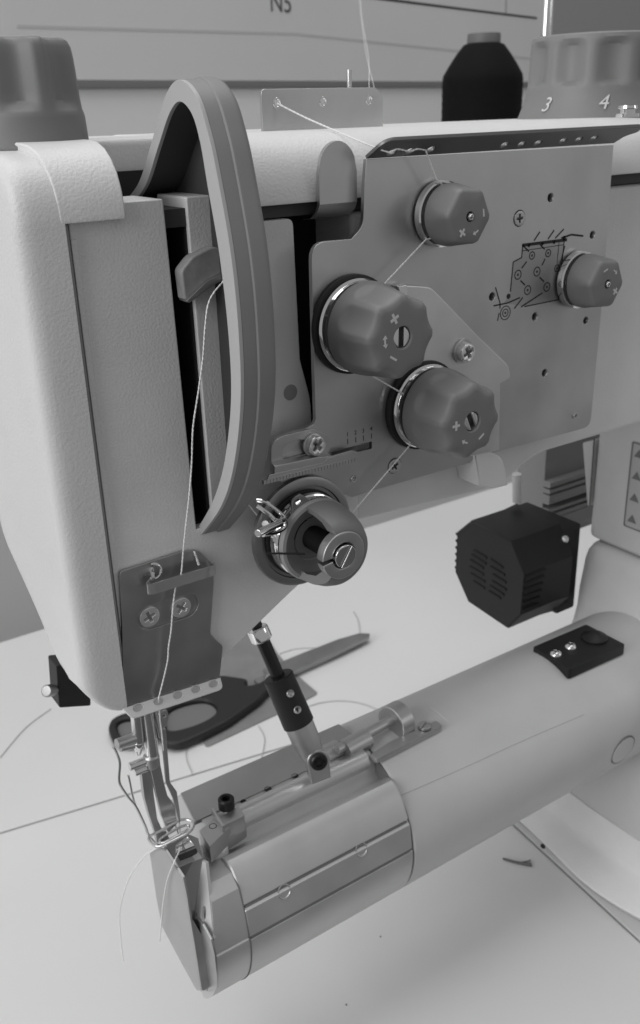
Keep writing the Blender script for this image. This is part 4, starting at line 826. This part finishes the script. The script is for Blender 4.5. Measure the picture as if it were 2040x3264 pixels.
loose([(560, 1690), (545, 1720), (520, 1750), (450, 1765), (440, 1790), (455, 1830)], 'faint thread strand trailing from the scissors toward the bed', .3, 'grey_thread')
loose([(610, 1715), (625, 1745), (618, 1790)], 'fine thread strand between the scissors and the edge guide', .3, 'grey_thread')
loose([(0, 1790), (60, 1720), (120, 1675)], 'faint thread lying at the left near the black lifter bracket', .3, 'grey_thread')
def bit(name, pts, r, label):
    mb = MB(); mb.tube(spline([aZ(x, y, TZ+.5) for x, y in pts], 6), r, 8); tag(obj(name, mb, 'lint'), label, 'lint')
mb = MB(); mb.tube(spline(zt([(1188, 2028), (1215, 2036), (1240, 2041), (1256, 2043)], TZ+.6), 6), lambda t: .45+.5*t, 8); mb.tube(spline(zt([(1225, 2038), (1245, 2035), (1254, 2032)], TZ+.6), 6), .3, 8)
tag(obj('thread_snippet', mb, 'lint'), 'dark forked thread snippet on the table before the pedestal', 'thread snippet')
for (x, y, l) in ((899, 2213, 'tiny dark speck of lint in front of the bed sleeve'), (818, 2374, 'tiny lint speck near the bottom edge of the table')):
    mb = MB(); c = aZ(x, y, TZ); mb.lathe([(.32, 0), (.32, .2), (.15, .3)], c, (0, 0, 1), 10, lambda r, h, a: r*(1+.3*math.sin(3*a)), True, True); tag(obj('lint_speck', mb, 'lint'), l, 'lint')
# ================================================================== BEHIND THE TABLE
d = ray(2900, 205); wd = V((d.x, d.y, 0)).normalized(); wn = V((wd.y, -wd.x, 0))
if wn.dot(EYE) < 0 and wn.y > 0: wn = -wn
d = ray(640, 190); P0 = EYE+d*(900/ V((0.51028013, 0.76652293, -0.3899446)).dot(d)); 
if wn.dot(EYE-P0) < 0: wn = -wn
WF = (P0, wd, V((0, 0, 1)), wn)
def onw(x, y, off=0.0):
    d = ray(x, y); t = (P0+wn*off-EYE).dot(wn)/d.dot(wn); p = EYE+d*t-P0; return p.dot(wd), p.z
BT = 3.0
mb = MB(); mb.prism([(-1600, -800), (2200, -800), (2200, 900), (-1600, 900)], WF, -BT-40, -BT); o = obj('wall', mb, 'wall'); o['kind'] = 'structure'
mb = MB(); mb.box(-2500, 3000, -2500, 3000, -1055, -1050); o = obj('floor', mb, mat('floor_covering', .12, .6)); o['kind'] = 'structure'
WB = thing('whiteboard', put(WF, 0, 0), 'large pale whiteboard with marker lines on the wall behind the machine', 'whiteboard')
uL, vB = onw(-300, 178); uR, _ = onw(1282, 120); _, vB = onw(640, 192)
mb = MB(); mb.prism([(-700, vB), (uR, vB), (uR, vB+600), (-700, vB+600)], WF, -BT+.5, 0); obj('board_panel', mb, 'board', WB, bev=1.0)
mb = MB(); mb.prism([(-700, vB-6), (uR, vB-6), (uR, vB-.3), (-700, vB-.3)], WF, -BT+.5, .8); obj('board_trim', mb, 'edge', WB, bev=.8)
mb = MB(); mb.prism([(uR+1, vB-400), (2200, vB-400), (2200, vB+700), (uR+1, vB+700)], WF, -BT+.3, 1.5); o = obj('wall_panel', mb, mat('grey_wall_panel', .34, .8, bump=.15, bscale=250)); o['kind'] = 'structure'
def wline(pts, w, m, name='marker_line'):
    mb = MB()
    P_ = [V(onw(x, y)) for x, y in pts]
    for a, b in zip(P_[:-1], P_[1:]):
        q = (b-a).normalized(); q = V((-q.y, q.x))*w/2; mb.prism([tuple(a+q), tuple(a-q), tuple(b-q), tuple(b+q)], WF, .05, .3)
    obj(name, mb, m, WB)
wline([(860, -8), (1080, 20), (1268, 43)], 2.4, 'ink'); wline([(1195, 30), (1196, -20)], 1.6, 'ink_g'); 
faint = M['faint'] = mat('faint_marker', .56, .5); wline([(40, 62), (700, 80), (1270, 140)], 2.2, 'faint')
u, v = onw(663, 8); mb = MB(); mb.text((put(WF, u, v, .1), WF[1], WF[2], WF[3]), 'N5', 24, .3); obj('marker_writing', mb, mat('marker_grey', .1, .6), WB)
# thread stand with its pole and the black cone
ps = V((aY(1292, 40, 270).x, 270, 0))
TS = thing('thread_stand', (ps.x, ps.y, TZ), 'thread stand with bright metal pole rising behind the right dial', 'thread stand')
mb = MB(); mb.cyl(V((ps.x, ps.y, TZ)), V((ps.x, ps.y, 260)), 3.6, n=20); obj('pole', mb, 'chrome', TS)
d = ray(1130, 470); c = EYE+d*(640/V((0.51028013, 0.76652293, -0.3899446)).dot(d))
sc = V((c.x, c.y, c.z))
mb = MB(); mb.lathe([(36, -4), (36, 0), (4, 0)], sc, (0, 0, 1), 40, None, True, False); mb.cyl(V((sc.x, sc.y, sc.z-2)), V((ps.x, ps.y, sc.z-2)), 4, n=12); obj('spool_tray', mb, 'grey', TS)
SP = thing('thread_spool', sc, 'black thread cone with grey plastic core standing behind the flange of the tension plate', 'thread spool')
pxr = 640/2225.0
mb = MB(); h1 = 80; yw = [(24.5, 1), (25.6, 2.5), (26, 6)]+[(26+.12*math.sin(k*2.1), 6+k*1.6) for k in range(1, 43)]+[(25.4, 76.5), (22, 82), (17.5, 88.5), (13, 94), (10.5, 95)]
mb.lathe(yw, sc, (0, 0, 1), 64, None, True, True); obj('wound_thread', mb, 'thread_b', SP, ang=60)
mb = MB(); mb.lathe([(10.4, 94), (10.6, 96), (10.6, 99.5), (10.2, 100.6), (8, 100.6), (7.8, 96)], sc, (0, 0, 1), 40); obj('cone_core', mb, 'cone', SP)
# faint strands rising to the stand
mb = MB()
q = [aY(905, 296, 28), aY(895, 250, 60), aY(880, 190, 140), aY(862, 110, 200), aY(845, -30, 270)]
mb.tube(spline(q, 8), .08, 6)
q = [aY(873, 236, 31), aY(872, 200, 60), aY(870, 130, 140), aY(855, 40, 220), aY(850, -30, 270)]
mb.tube(spline(q, 8), .08, 6)
tag(obj('hanging_thread', mb, 'thread'), 'fine pale strands rising from the three hole guide past the whiteboard', 'thread')
